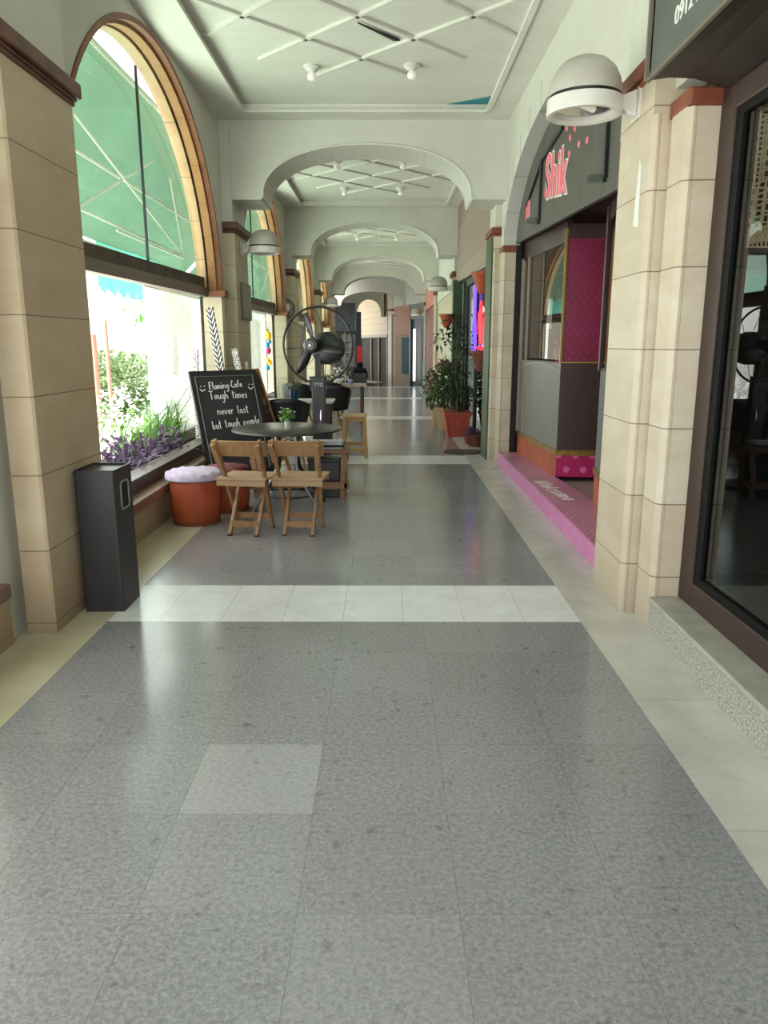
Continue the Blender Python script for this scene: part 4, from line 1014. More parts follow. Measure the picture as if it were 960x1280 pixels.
def plank(loc, top, w_, label, mat):
    v = Vector(top)-Vector(loc); H = v.length
    bm = BM()
    N = 14
    for i in range(N):
        z0, z1 = H*i/N, H*(i+1)/N
        box(bm, -w_/2, w_/2, -.012, .012, z0, z1)
    bmesh.ops.remove_doubles(bm, verts=bm.verts, dist=1e-5)
    o = obj('painted_board', bm, mat, loc=loc); zz = v.normalized(); xx = (Vector((1,-.25,0)) - zz*zz.dot(Vector((1,-.25,0)))).normalized(); yy_ = zz.cross(xx)
    o.rotation_mode = 'QUATERNION'; o.rotation_quaternion = Matrix((xx, yy_, zz)).transposed().to_quaternion()
    setp(o, label, 'board'); return o
plank((-1.72, 8.72, 0), (-1.985, 8.72, 1.90), .085, 'tall painted board with white leaf chevrons leaning at the window jamb', patterned('leaf_pattern', 'leaf'))
plank((-2.12, 8.45, .36), (-2.10, 8.45, 1.44), .06, 'short dark speckled board standing behind the chalkboard at the window', patterned('speckle_pattern', 'speck'))
plank((-1.56, 9.2, 0), (-1.82, 9.2, 1.45), .08, 'dark board with white vine pattern leaning before the second left pillar', patterned('vine_pattern', 'speck'))
r = empty('candle_stand', (-1.70, 9.3, 0), 'white pillar candle on a thin stand behind the chalkboard', 'candle')
bm = BM(); lathe(bm, [(0,1.16),(.022,1.16),(.022,1.28),(.012,1.29),(0,1.285)], 14); obj('candle', bm, pm('wax', '#e8e2cc', .5), r, True)
bm = BM(); lathe(bm, [(0,0),(.1,0),(.1,.02),(.015,.04),(.012,1.12),(.05,1.15),(.05,1.16),(0,1.16)], 16); obj('stand', bm, BLACKM, r, True)

# ------------------------------------------------------------------ pedestal fan
FX, FY = -.715, 7.98
r = empty('pedestal_fan', (FX, FY, 0), 'large black industrial pedestal fan behind the round table', 'fan')
bm = BM(); lathe(bm, [(0,0),(.30,0),(.30,.03),(.12,.06),(.06,.08),(0,.08)], 36); obj('base', bm, BLACKM, r, True)
bm = BM(); box(bm, -.065, .075, -.05, .05, .07, 1.17); col_ = obj('column', bm, BLACK, r, bevel=.008)
bm = BM(); box(bm, -.025, .03, -.025, .025, 1.17, 1.40); box(bm, -.085, -.07, -.03, .03, 1.02, 1.17); obj('neck', bm, BLACKM, r)
text_mesh('lettering', 'TTG', .05, pm('grey_badge', '#b9b9b9', .5), frame_m((-.04, -.052, 1.07), (1,0,0), (0,0,1)), col_, .001)
bm = BM(); lathe(bm, [(0,-.02),(.012,-.02),(.014,.03),(.008,.06),(.004,.10),(0,.10)], 10, (.03,-.075,.73)); obj('adjuster_knob', bm, CHROME, r, True)
yaw = math.radians(-17)          # the head turns a little to the left
Hm = Matrix.Translation((.01, 0, 1.487)) @ Matrix.Rotation(yaw, 4, 'Z')
bm = BM(); RR = .385
tube(bm, [(RR*math.cos(2*PI*i/56), -.02, RR*math.sin(2*PI*i/56)) for i in range(56)], .012, 8, closed=True); obj('guard_ring', bm, BLACKM, r, True, M=Hm)
bm = BM()
for i in range(8):
    a = 2*PI*i/8+.1; tube(bm, [(.15*math.cos(a), .15, .15*math.sin(a)), (.3*math.cos(a), .10, .3*math.sin(a)), (RR*math.cos(a), -.02, RR*math.sin(a))], .0035, 5)
obj('guard_spokes', bm, BLACKM, r, True, M=Hm)
bm = BM(); lathe(bm, [(0,-.02),(.12,-.02),(.165,.01),(.17,.12),(.15,.2),(.09,.24),(0,.25)], 32, (.075,0,-.03), (1,0,0), (0,0,1), (0,1,0)); obj('motor', bm, BLACK, r, True, M=Hm)
bm = BM(); lathe(bm, [(0,-.23),(.05,-.23),(.055,-.22),(.075,-.20),(.078,-.12),(.06,-.02),(.06,.03),(0,.03)], 28, (0,0,0), (1,0,0), (0,0,1), (0,1,0)); hub_ = obj('hub', bm, BLACK, r, True, M=Hm)
bm = BM(); lathe(bm, [(.062,-.232),(.07,-.226),(.062,-.222)], 28, (0,0,0), (1,0,0), (0,0,1), (0,1,0)); lathe(bm, [(0,-.236),(.014,-.234),(.014,-.228)], 12, (0,0,0), (1,0,0), (0,0,1), (0,1,0)); obj('hub_badge', bm, STEEL, hub_, True, M=Hm)
for k in range(3):
    a = math.radians((102, -14, 233)[k]); bm = BM(); e = Vector((math.cos(a),0,math.sin(a))); t_ = Vector((-math.sin(a),0,math.cos(a))); y_ = Vector((0,1,0)); prev = None
    for i in range(8):
        f = i/7; rad = .06+.275*f; w_ = .026+.022*math.sin(PI*min(1,f*1.1)) if f < .95 else .016; tw = .75-.35*f
        n_ = t_*math.cos(tw)+y_*math.sin(tw); cpt = e*rad+y_*(-.13)+t_*(.02*f)
        cur = [bm.verts.new(cpt+n_*w_), bm.verts.new(cpt+n_*-w_)]
        if prev: bm.faces.new((prev[0],prev[1],cur[1],cur[0]))
        prev = cur
    o = obj('blade', bm, BLACK, hub_, True, M=Hm); sm = o.modifiers.new('solid', 'SOLIDIFY'); sm.thickness = .006

# ------------------------------------------------------------------ back tables and shell chairs
def rect_table(loc, w_, d_, label, top, leg, h=.74):
    r = empty('cafe_table', loc, label, 'table')
    bm = BM(); box(bm, -w_/2, w_/2, -d_/2, d_/2, h-.03, h); obj('tabletop', bm, top, r, bevel=.004)
    for s in (-1,1):
        for q in (-1,1):
            bm = BM(); box(bm, s*(w_/2-.07)-.025, s*(w_/2-.07)+.025, q*(d_/2-.06)-.025, q*(d_/2-.06)+.025, 0, h-.03); obj('leg', bm, leg, r)
    return r
rect_table((-1.26, 10.55, 0), 1.06, .62, 'pale topped cafe table with the blue vase, behind the black fan', pm('pale_top', '#c9c7c2', .35), DARKWOOD)
rect_table((-1.14, 14.75, 0), 1.48, .85, 'long wooden topped table at the back of the seating', wood('table_wood', '#a89078', '#8f7860', .4, stretch=(1.2,18,18)), DARKWOOD)
BLUEG = glass('blue_vase_glass', '#2f8fb0', .8, opacity=.95, body='#2a7fa4')
vase((-1.27, 10.45, .74), 'blue glass vase with green sprigs on the pale cafe table', BLUEG, .15, .055, LEAF, 90, .11, False)
r0 = None
SHELL = pm('black_shell', '#16181b', .35, col2='#1d2023')
SHELLG = pm('shell_grey', '#3a4147', .35)
def shell_chair(loc, rz, label):
    r = empty('shell_chair', loc, label, 'chair', rz)
    bm = BM(); n, mm = 20, 8; rows = []
    for j in range(mm+1):
        t = j/mm; row = []
        for i in range(n+1):
            a = math.radians(-28) - math.radians(124)*i/n     # wraps round the back (-y side)
            a = math.radians(12 - 204*i/n)
            side = abs(i/n-.5)*2
            top = .83 - .16*side**2.2
            z = .43 + (top-.43)*t; rad = .21+.055*t
            row.append(bm.verts.new((rad*math.cos(a)*1.12, rad*math.sin(a)*.98, z)))
        rows.append(row)
    for j in range(mm):
        for i in range(n): bm.faces.new((rows[j][i], rows[j][i+1], rows[j+1][i+1], rows[j+1][i]))
    o = obj('backrest', bm, SHELL, r, True); o.modifiers.new('s', 'SOLIDIFY').thickness = .012
    bm = BM(); lathe(bm, [(0,.41),(.15,.40),(.215,.425),(.235,.445),(.2,.44),(0,.425)], 30); obj('seat', bm, SHELL, r, True)
    for s in (-1,1):
        for q in (-1,1):
            bm = BM(); bar(bm, (s*.13,q*.12,.41), (s*.23,q*.22,0), .03, .03, w2=.02, t2=.02); obj('leg', bm, STOOLWOOD, r)
    bm = BM()
    for s in (-1,1):
        tube(bm, [(s*.15,-.14,.36),(-s*.19,.18,.2)], .005, 5); tube(bm, [(s*.15,-.14,.36),(s*.19,.18,.2)], .005, 5)
    obj('wire_brace', bm, BLACKM, r)
    return r
c0 = shell_chair((-1.28, 9.75, 0), 0, 'black shell chair backing onto the round table, in front of the blue vase')
dup(c0, (-.88, 12.75, 0), .1, 'black shell chair with wooden legs to the right of the fan column')
dup(c0, (-1.60, 13.7, 0), -.15, 'black shell chair left of the blue vase, at the long table')
dup(c0, (-1.06, 13.85, 0), .05, 'black shell chair between two others at the near side of the long table')
for o in list(COL.objects):
    if o.name.startswith('shell_chair'): o['group'] = 'black shell chairs'
# table set dressing
r = empty('flower_vase', (-.93, 14.6, .74), 'bunch of white flowers in a pot on the long table, seen through the fan', 'vase')
bm = BM(); lathe(bm, [(0,0),(.07,0),(.09,.12),(.08,.12),(.06,.02),(0,.02)], 20); obj('vase_body', bm, WHITEP, r, True)
bm = BM(); cloud(bm, (0,0,.2), (.24,.15,.13), 110, .05, .04); setp(obj('flowers', bm, FLOWERW, r), kind='stuff')
bm = BM(); cloud(bm, (0,0,.15), (.2,.13,.09), 70, .06, .03); obj('leaves', bm, LEAFD, r)
bm = BM(); lathe(bm, [(0,0),(.035,.01),(.05,.05),(.035,.09),(0,.1)], 16); setp(obj('ball_ornament', bm, pm('violet_ball', '#8a88c8', .4), loc=(-.68,14.55,.742), smooth=True), 'violet ball on the right end of the long table', 'ball')
bm = BM(); box(bm, -.12, .12, -.1, .1, 0, .012); setp(obj('napkin', bm, WHITEP, loc=(-.62,14.75,.741)), 'white napkin on the right end of the long table', 'napkin')
# wooden stool
r = empty('wooden_stool', (-.425, 10.12, 0), 'square wooden stool to the right of the tables', 'stool')
bm = BM(); box(bm, -.165, .165, -.14, .14, .555, .585); obj('seat', bm, wood('stool_top', '#cdb48c', '#b0925f', .5, stretch=(1.2,18,18)), r, bevel=.004)
for s in (-1,1):
    for q in (-1,1):
        bm = BM(); bar(bm, (s*.125,q*.10,.555), (s*.155,q*.13,0), .042, .042, up=(0,1,0)); obj('leg', bm, STOOLWOOD, r)
bm = BM()
for q in (-1,1): bar(bm, (-.125,q*.10,.525), (.125,q*.10,.525), .025, .05)
for s in (-1,1): bar(bm, (s*.125,-.1,.525), (s*.125,.1,.525), .025, .05)
obj('apron', bm, STOOLWOOD, r)
bm = BM(); bar(bm, (-.145,.115,.17), (.145,.115,.17), .025, .05); bar(bm, (-.145,-.122,.12), (.145,-.122,.12), .025, .04)
obj('stretcher', bm, STOOLWOOD, r)

# things on the second and third left pillars
r = empty('wall_panel', (-1.81, 10.0, 2.02), 'flat grey panel fixed to the second left pillar', 'panel')
bm = BM(); box(bm, 0, .025, -.34, .30, -.22, .225); obj('panel_frame', bm, pm('panel_edge', '#6f6a60', .5), r)
bm = BM(); box(bm, .025, .03, -.31, .27, -.19, .195); obj('panel_face', bm, pm('panel_face', '#7a7066', .4, col2='#6b6259'), r)
r = empty('pulley_wheel', (-1.97, 15.05, 2.16), 'round black wheel with a grey hub hanging by a cord on the third left pillar', 'wheel')
bm = BM(); lathe(bm, [(.17,-.03),(.2,-.03),(.2,.03),(.17,.03),(.17,-.03)], 32, (0,0,0), (1,0,0), (0,0,1), (0,1,0)); obj('rim', bm, BLACKM, r, True)
bm = BM(); lathe(bm, [(0,-.05),(.05,-.05),(.11,-.03),(.115,.02),(0,.02)], 28, (0,0,0), (1,0,0), (0,0,1), (0,1,0)); obj('hub', bm, LAMPGREY, r, True)
bm = BM()
for i in range(6): a = i*PI/3; bar(bm, (.1*math.cos(a),0,.1*math.sin(a)), (.18*math.cos(a),0,.18*math.sin(a)), .012, .012)
obj('spokes', bm, BLACKM, r)
bm = BM(); tube(bm, [(0,-.02,.18),(0.0,-.02,.72)], .012, 6); obj('cord', bm, pm('cord', '#c9c4b4', .8), r)

# hanging mobile in the second left window
r = empty('fruit_mobile', (-2.08, 13.55, 1.9), 'mobile of coloured drops and a yellow pineapple hanging in the second left window', 'mobile')
bm = BM(); tube(bm, [(0,0,.15),(0,0,-.8)], .003, 4); obj('string', bm, WHITEP, r)
def drop(y_, z_, mat, s=1):
    bm = BM(); lathe(bm, [(0,-.05*s),(.03*s,-.04*s),(.04*s,-.01*s),(.025*s,.03*s),(.006*s,.055*s),(0,.06*s)], 12, (0,y_,z_)); obj('drop', bm, mat, r, True)
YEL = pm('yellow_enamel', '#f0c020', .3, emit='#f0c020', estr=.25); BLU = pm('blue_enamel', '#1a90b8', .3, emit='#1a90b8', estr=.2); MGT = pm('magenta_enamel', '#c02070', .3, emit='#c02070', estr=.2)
bm = BM(); lathe(bm, [(0,-.09),(.05,-.06),(.06,0),(.04,.06),(0,.07)], 14, (0,0,-.25)); obj('pineapple', bm, YEL, r, True)
bm = BM(); blades(bm, (0,0,-.2), (.02,.02), 12, .13, .02); obj('pineapple_crown', bm, pm('teal_enamel', '#2a7f6a', .3), r)
for a_ in ((.14,-.35,BLU),(-.1,-.42,BLU),(.05,-.5,MGT),(-.04,-.53,MGT),(.12,-.72,YEL),(-.12,-.68,YEL),(-.16,-.8,BLU)): drop(*a_)
# ------------------------------------------------------------------ planting on the right
r = empty('potted_tree', (1.17, 12.55, 0), 'slender potted tree in the square red ribbed pot', 'plant')
def square_pot(bm, b, t, h, ribs=True, wall=.015):
    n = 9
    def ring(hw, z, amp):
        P = []
        for k in range(4):
            for i in range(n*2):
                f = -1+2*i/(n*2); a = amp if (ribs and i % 2) else 0
                x, y = f*hw, -hw-a
                for _ in range(k): x, y = -y, x
                P.append(bm.verts.new((x, y, z)))
        return P
    L = [ring(b, 0, .004), ring(b+(t-b)*.86, h*.86, .006), ring(t+.012, h*.87, 0), ring(t+.014, h, 0), ring(t-wall, h, 0), ring(t-wall-.01, h*.86, 0)]
    for A_, B_ in zip(L, L[1:]): bridge(bm, A_, B_)
    bm.faces.new(L[0][::-1])
bm = BM(); square_pot(bm, .155, .215, .41); obj('pot', bm, REDPOT, r)
bm = BM(); box(bm, -.19, .19, -.19, .19, .33, .35); obj('soil', bm, SOIL, r)
bm = BM()
tube(bm, [(0,0,.34),(.01,.0,.7),(-.03,.02,1.1),(-.02,.0,1.5),(-.05,.02,1.85)], .014, 8, radii=[.018,.015,.013,.010,.006])
for p, q in (((-.03,.02,1.1),(.12,-.05,1.45)),((-.02,0,1.3),(-.22,.02,1.6)),((0,0,.8),(.1,.05,1.1)),((-.02,0,1.45),(.1,.1,1.8))): tube(bm, [p, ((p[0]+q[0])/2,(p[1]+q[1])/2,(p[2]+q[2])/2+.03), q], .006, 6)
tube(bm, [(.05,.03,.34),(.07,.02,.6),(.1,.0,.8)], .006, 6); tube(bm, [(-.06,.0,.34),(-.07,.02,.6),(-.13,.0,.85)], .006, 6)
obj('trunk', bm, pm('bark', '#5a4a38', .8), r)
bm = BM()
for c_, r_, n_ in (((-.05,0,1.80),(.22,.2,.16),50),((.1,-.03,1.5),(.2,.18,.16),60),((-.22,.02,1.58),(.18,.15,.16),60),((.08,.05,1.15),(.2,.2,.2),60),((-.1,0,.85),(.25,.2,.25),110),((.12,0,.62),(.2,.2,.2),70)): cloud(bm, c_, r_, n_, .11, .045, droop=.35)
obj('foliage', bm, LEAFD, r)
def bush(loc, rad, n, label, pot, ph, pr):
    r = empty('potted_shrub', loc, label, 'plant')
    bm = BM(); lathe(bm, [(0,0),(pr*.75,0),(pr,ph*.86),(pr*1.08,ph*.87),(pr*1.08,ph),(pr*.95,ph),(pr*.9,ph*.85),(0,ph*.85)], 24); obj('pot', bm, pot, r, True)
    bm = BM()
    for i in range(7): a = i*.9; tube(bm, [(0,0,ph*.8),(rad[0]*.3*math.cos(a),rad[1]*.3*math.sin(a),ph+rad[2]*.6),(rad[0]*.7*math.cos(a),rad[1]*.7*math.sin(a),ph+rad[2]*1.3)], .006, 5)
    obj('stems', bm, pm('stem_brown', '#5a4a38', .8), r)
    bm = BM(); cloud(bm, (0,0,ph+rad[2]*.8), rad, n, .11, .055, droop=.3); obj('foliage', bm, LEAF if n > 350 else LEAFD, r)
    return r
bush((1.06, 13.55, 0), (.34,.36,.44), 420, 'leafy dark green shrub in a beige pot just behind the red pot', BEIGEPOT, .40, .17)
bush((1.0, 14.35, 0), (.36,.3,.38), 420, 'leafy shrub in a beige pot farthest back of the row of shrubs', BEIGEPOT, .38, .16)
# wall planters
def wall_planter(loc, label, top, s=1.0, plant=None, wood_=False):
    r = empty('wall_planter', loc, label, 'planter')
    bm = BM(); lathe(bm, [(0,-.24*s),(.05*s,-.235*s),(.09*s,-.17*s),(.125*s,-.05*s),(.15*s,0),(.165*s,.0),(.165*s,.035*s),(.145*s,.035*s),(.12*s,-.03*s),(0,-.05*s)], 22); obj('bowl', bm, top, r, True)
    bm = BM(); bar(bm, (.06*s,-.12,-.0), (.04*s,-.31,-.0), .02, .03); obj('hook', bm, BLACKM, r)
    if plant:
        bm = BM(); blades(bm, (0,0,-.02), (.16*s,.16*s), 36, .30*s, .03, 1.1, .8); obj('leaves', bm, plant, r)
    return r
BROWNPOT = pm('brown_fibre_pot', '#7d4a34', .8, col2='#5c3424', scale=12, bmp=.4)
wall_planter((1.325, 10.74, 2.42), 'terracotta wall planter high on the green post', TERRAPOT, 1.05)
wall_planter((1.325, 10.76, 1.37), 'brown wall planter low on the green post, under the neon signs', BROWNPOT, 1.05)
wall_planter((1.16, 14.95, 2.03), 'small terracotta wall planter on the far green post', TERRAPOT, .95)
wall_planter((1.16, 15.0, 1.12), 'brown wall planter with red-purple leaves above the shrubs', BROWNPOT, .95, leafmat('leaf_maroon', '#5c3038', '#40242c'))
r = empty('planter_bowl', (1.34, 11.25, 0), 'brown bowl of purple leaves on the floor beside the red pot', 'planter')
bm = BM(); lathe(bm, [(0,.0),(.09,.0),(.15,.08),(.17,.17),(.18,.19),(.16,.19),(.14,.12),(0,.10)], 24); obj('bowl', bm, BROWNPOT, r, True, M=Matrix.Rotation(math.radians(-8),4,'Y'))
bm = BM(); blades(bm, (0,-.02,.12), (.2,.2), 46, .34, .035, 1.2, .8); obj('leaves', bm, LEAFP, r)
bm = BM(); P = []
for i in range(28):
    a = 2*PI*i/28; P.append((.29*math.cos(a), .24*math.sin(a)*(1+.08*math.sin(3*a)), 0))
prism(bm, P, (0,0,.012))
setp(obj('doormat', bm, pm('dark_brown_mat', '#34241c', .9, col2='#46302a', scale=20), loc=(1.10,10.62,.001)), 'dark brown oval mat on the floor before the green framed shop', 'mat')
bm = BM()
for i in range(3): leaf(bm, (0.02*i,0.01*i,.004), (1,.3*i-.3,0), .05, .025, 0)
setp(obj('fallen_leaf', bm, pm('dry_leaf', '#6a4a38', .8), loc=(1.29, 9.15, .001)), 'dry fallen leaf on the marble beside the pink step', 'leaf')

# ------------------------------------------------------------------ garden outside on the left
bm = BM(); quad(bm, (-60,-30,-.12),(-2.35,-30,-.12),(-2.35,60,-.12),(-60,60,-.12)); st('ground', bm, pm('garden_paving', '#dcdcd2', .8, col2='#c9c8ba', scale=.8, world=True))
bm = BM(); box(bm, -2.8, -2.42, 4.6, 26.5, -.12, .36); st('garden_bed', bm, SOIL)
r = empty('purple_plant', (-2.32, 7.1, .36), 'bed of purple-leaved trailing plants spilling over the window sill', 'plant')
bm = BM()
for i in range(72):
    bx_, by_ = -.05+.30*(rnd.random()-.62), (rnd.random()-.5)*1.9
    d = rdir(-.1,.9); L_ = .12+.26*rnd.random(); tip = Vector((bx_+d.x*L_, by_+d.y*L_, .03+abs(d.z)*L_))
    for k in range(9):
        f = k/8; p = Vector((bx_,by_,0)).lerp(tip, f); leaf(bm, p, rdir(-.1,.8)+d*.6, .16, .042, droop=.25)
obj('leaves', bm, LEAFP, r)
bm = BM()
for i in range(16): x_, y_ = -.22+.3*rnd.random(), (rnd.random()-.5)*1.8; tube(bm, [(x_,y_,0),(x_+.05,y_,.15),(x_+.02,y_+.1,.3)], .006, 5)
obj('stems', bm, pm('purple_stem', '#5a3a5a', .6), r)
def grass(loc, n, L, label, sp=(.5,.9)):
    r = empty('spider_plant', loc, label, 'plant')
    bm = BM(); blades(bm, (0,0,0), sp, n, L, .028, .95, .95); obj('blades', bm, LEAFB, r)
    bm = BM()
    for i in range(2):
        q = rnd.random()*.5-.1; y_ = .3*i-.2
        tube(bm, [(.42*math.sin(PI*t*.62), y_+q*t, L*1.25*math.sin(PI*(.05+.62*t))/1.0*(.9 if t < 1 else .85)) for t in [k/11 for k in range(12)]], .0035, 5)
    obj('flower_stalks', bm, LEAF, r)
grass((-2.56, 8.62, .36), 170, .62, 'bright green strap-leaved plant outside the first window, behind the chalkboard', (.3,.8))
grass((-2.55, 7.55, .36), 60, .48, 'bright green strap-leaved plant rising behind the purple leaves', (.2,.6))
r = empty('flower_bed', (-3.3, 9.3, -.1), 'bed of white flowers beyond the purple plants outside', 'flowers')
bm = BM(); cloud(bm, (0,0,.75), (.35,1.5,.32), 420, .075, .06); setp(obj('flowers', bm, FLOWERW, r), kind='stuff')
bm = BM(); cloud(bm, (0,0,.45), (.38,1.5,.42), 500, .13, .04); obj('foliage', bm, LEAFB, r)
def shrub(loc, rad, n, label, lm, L_=.17):
    r = empty('garden_shrub', loc, label, 'shrub')
    bm = BM(); cloud(bm, (0,0,rad[2]), rad, n, L_, L_*.5); obj('foliage', bm, lm, r)
    bm = BM()
    for i in range(9): a = i*.7; tube(bm, [(0,0,0),(rad[0]*.3*math.cos(a),rad[1]*.3*math.sin(a),rad[2]*.9),(rad[0]*.7*math.cos(a),rad[1]*.7*math.sin(a),rad[2]*1.5)], .015, 5)
    obj('stems', bm, pm('shrub_stem', '#5a4a38', .8), r)
shrub((-6.6, 18.2, -.12), (1.15,2.5,.72), 2600, 'round green bush in the sunny garden, seen low in the first window', LEAFS, .2)
def tree(loc, h, rad, n, label):
    r = empty('garden_tree', loc, label, 'tree')
    bm = BM(); tube(bm, [(0,0,0),(.05,.1,h*.5),(0,0,h)], .12, 8, radii=[.16,.12,.05]); obj('trunk', bm, pm('tree_bark', '#6a5644', .9), r)
    bm = BM()
    for i in range(6): cloud(bm, (rdir().x*rad*.6, rdir().y*rad*.6, h+.5*rdir().z), (rad*.7,rad*.7,rad*.5), n//6, .28, .16)
    obj('crown', bm, LEAFB, r)
tree((-11.3, 41, -.12), 3.2, 1.9, 900, 'pale garden tree far off behind the milky glass windbreak')
# bright building across the garden
r = empty('garden_building', (-16, 24, -.12), 'white rendered building across the garden', 'building')
bm = BM(); box(bm, -3, 0, -30, 24, 0, 6); obj('wall', bm, pm('white_render', '#f2f0ea', .8), r)
bm = BM()
for i in range(5): box(bm, -.02, .03, -24+8*i, -21.5+8*i, 1, 3.2)
obj('window', bm, pm('blue_grey_window', '#8f9ba3', .2), r)
# two red posts by the far awning
for (yy, lab) in ((12.15, 'thick red post in the garden, left'), (13.2, 'thin red post in the garden, right of the thick one')):
    bm = BM(); lathe(bm, [(0,0),(.07,0),(.07,1.8),(0,1.8)] if yy < 13 else [(0,0),(.035,0),(.035,2.05),(0,2.05)], 14); setp(obj('red_post', bm, pm('red_paint_%d' % int(yy), '#e8887a', .5), loc=(-5.7 if yy < 13 else -5.2, yy+(2.8 if yy < 13 else 1.1), -.12), smooth=True), lab, 'post')

# green awning along the garden side, one per window
def awning(y0, y1, label, val):
    r = empty('awning', (-2.9, (y0+y1)/2, 4.45), label, 'awning')
    yo = (y0+y1)/2; bm = BM(); n = 26; rows = []
    for j in range(7):
        t = j/6; x = -1.25*t; z = -1.5*t - .10*math.sin(PI*t)
        rows.append([bm.verts.new((x, y0-yo+(y1-y0)*i/n, z-.02*abs(math.sin(PI*i/n*7))*t)) for i in range(n+1)])
    for a, b in zip(rows, rows[1:]):
        for i in range(n): bm.faces.new((a[i], a[i+1], b[i+1], b[i]))
    obj('canopy', bm, GREENF, r, True)
    bm = BM(); m_ = 60; prev = None
    ya, yb = val[0]-yo, val[1]-yo
    for i in range(m_+1):
        y_ = ya+(yb-ya)*i/m_; ph = ((y_-ya)/.42) % 1; dz = -.62 - .12*math.sin(PI*ph)
        cur = (bm.verts.new((-1.25, y_, -1.50)), bm.verts.new((-1.26+.02*math.sin(i), y_, -1.50+dz)))
        if prev: bm.faces.new((prev[0], cur[0], cur[1], prev[1]))
        prev = cur
    obj('valance', bm, TEALF, r)
    bm = BM()
    for x, z in ((0,0),(-.55,-.80),(-1.22,-1.53)): tube(bm, [(x, y0-yo, z-.05), (x, y1-yo, z-.05)], .022, 6)
    W = lambda X, Y, Z: (X+2.9, Y-yo, Z-4.45)
    if y0 < 6:
        for a, b in (((-3.2,11.1,3.95),(-3.6,9.3,3.05)),((-3.6,9.3,3.05),(-3.6,14.0,3.02)),((-3.2,8.4,3.8),(-3.6,14.0,3.02)),((-3.2,11.9,3.9),(-3.6,14.0,3.02)),((-3.6,10.6,2.98),(-3.6,14.0,2.98))):
            tube(bm, [W(*a), W(*b)], .018, 6)
    else:
        for i in range(3):
            y_ = y0+(y1-y0)*(.2+.3*i); tube(bm, [W(-3.0,y_,4.2), W(-3.6,y_+.9,3.0)], .018, 6)
    obj('frame_tubes', bm, WHITEP, r)
awning(-4.0, 16.2, 'green canvas awning outside the first arched window', (11.3, 16.0))  # near end lengthened out of view to keep sun off the floor
awning(16.5, 27.0, 'green canvas awning outside the farther arched windows', (16.6, 26.9))
# free standing glass windbreak outside
def windbreak(y0, y1, label, x=-2.66):
    r = empty('glass_windbreak', (x, (y0+y1)/2, 0), label, 'glass screen'); yo = (y0+y1)/2
    bm = BM(); box(bm, -.006, .006, y0-yo, y1-yo, .38, 2.12); obj('glass_panel', bm, WIND, r)
    bm = BM(); bar(bm, (0,y1-yo,.36), (0,y1-yo,2.25), .03, .03); obj('post', bm, pm('rust_post', '#9a6a4c', .6), r)
    bm = BM(); bar(bm, (0,y0-yo,2.13), (0,y1-yo,2.13), .02, .03); obj('top_rail', bm, WHITEP, r)
windbreak(8.55, 11.35, 'milky glass windbreak outside the first window behind the chalkboard')
windbreak(13.4, 17.0, 'milky glass windbreak outside the second left window')

# ------------------------------------------------------------------ far end: steps down and bends left
M = Matrix.Translation((1.36, 27.4, 0)) @ Matrix.Rotation(math.radians(15), 4, 'Z') @ Matrix.Translation((-1.36, 0, 0))
bm = BM(); quad(bm, (-14,27.55,-.40),(4,27.55,-.40),(4,60,-.40),(-14,60,-.40)); st('floor', bm, pm('far_floor', '#b5b2aa', .3, world=True))
bm = BM(); box(bm, -6, 3, 27.47, 44, ZC, ZC+.1); st('ceiling', bm, CEILW)
def far(name, x0, x1, s0, s1, z0, z1, mat, struct=True):
    bm = BM(); box(bm, x0, x1, s0, s1, z0, z1)
    return st(name, bm, mat, M=M) if struct else obj(name, bm, mat, M=M)
far('wall_right', 1.40, 1.52, -.2, 4.3, 2.95, ZC, WALL)
far('wall_right', 1.40, 1.52, 0, 1.95, 2.4, 2.95, pm('slate_header', '#6d7274', .5, world=True))
far('wall_right', 1.42, 1.52, 0, 1.95, -.4, 2.4, pm('dark_teal_glazing', '#22343a', .4, world=True))
far('trim_12', 1.36, 1.44, 1.75, 1.95, -.4, 2.4, pm('dark_teal_post', '#2f4950', .4, world=True))
far('trim_12', 1.36, 1.44, .05, .25, -.4, .9, pm('teal_post', '#3f8a96', .4, world=True))
far('wall_right', 1.38, 1.52, 1.95, 4.05, 1.85, 2.95, pm('terracotta_fascia', '#b0795c', .6, col2='#a06a4e', world=True))
far('wall_right', 1.42, 1.52, 1.95, 4.05, -.4, 1.85, pm('beige_shopfront', '#a58d76', .7, world=True))
far('door_2', 1.40, 1.42, 2.05, 3.1, .35, 1.75, pm('teal_door', '#22545e', .75, world=True))
pillar_right(4.35, M=M, zb=-.4, mat=STONE_R)
FASC2 = boards('cream_fascia_planks', '#c2ad8c', .26, 'z', '#b49d7b', w=.02, dark=.5, grain=(1,.6,9))
far('wall_right', 1.38, 1.52, 5.15, 10.4, 1.9, ZC, FASC2)
BRSHOP = pm('brown_shop_glass', '#2a2019', .7, col2='#1b1511', scale=2, world=True, spec=.2)
far('wall_right', 1.42, 1.52, 5.15, 10.4, -.4, 1.9, BRSHOP)
for s_ in (5.2, 6.6, 8.0, 10.2): far('trim_12', 1.36, 1.44, s_-.06, s_+.06, -.4, 1.9, pm('taupe_post', '#85705c', .5, world=True))
far('trim_12', 1.36, 1.44, 5.15, 10.4, 1.78, 1.9, pm('taupe_rail', '#9a8a78', .5, world=True))
pillar_right(10.7, M=M, zb=-.4, mat=STONE_R)
bm = BM(); box(bm, -.05,.05,-.05,.05,0,1.9); lamp_ = obj('light_tube', bm, pm('white_tube', '#ffffff', .3, emit='#ffffff', estr=1.2), bevel=.03)
p_ = M @ Vector((1.30, 1.05, .15)); lamp_.location = p_; setp(lamp_, 'tall upright white light tube in the dark glazing at the far right', 'lamp')
beam(29.9, 30.5, -3.2, .74, a0=-1.75, a1=.66, zb=2.94, rise=.48)
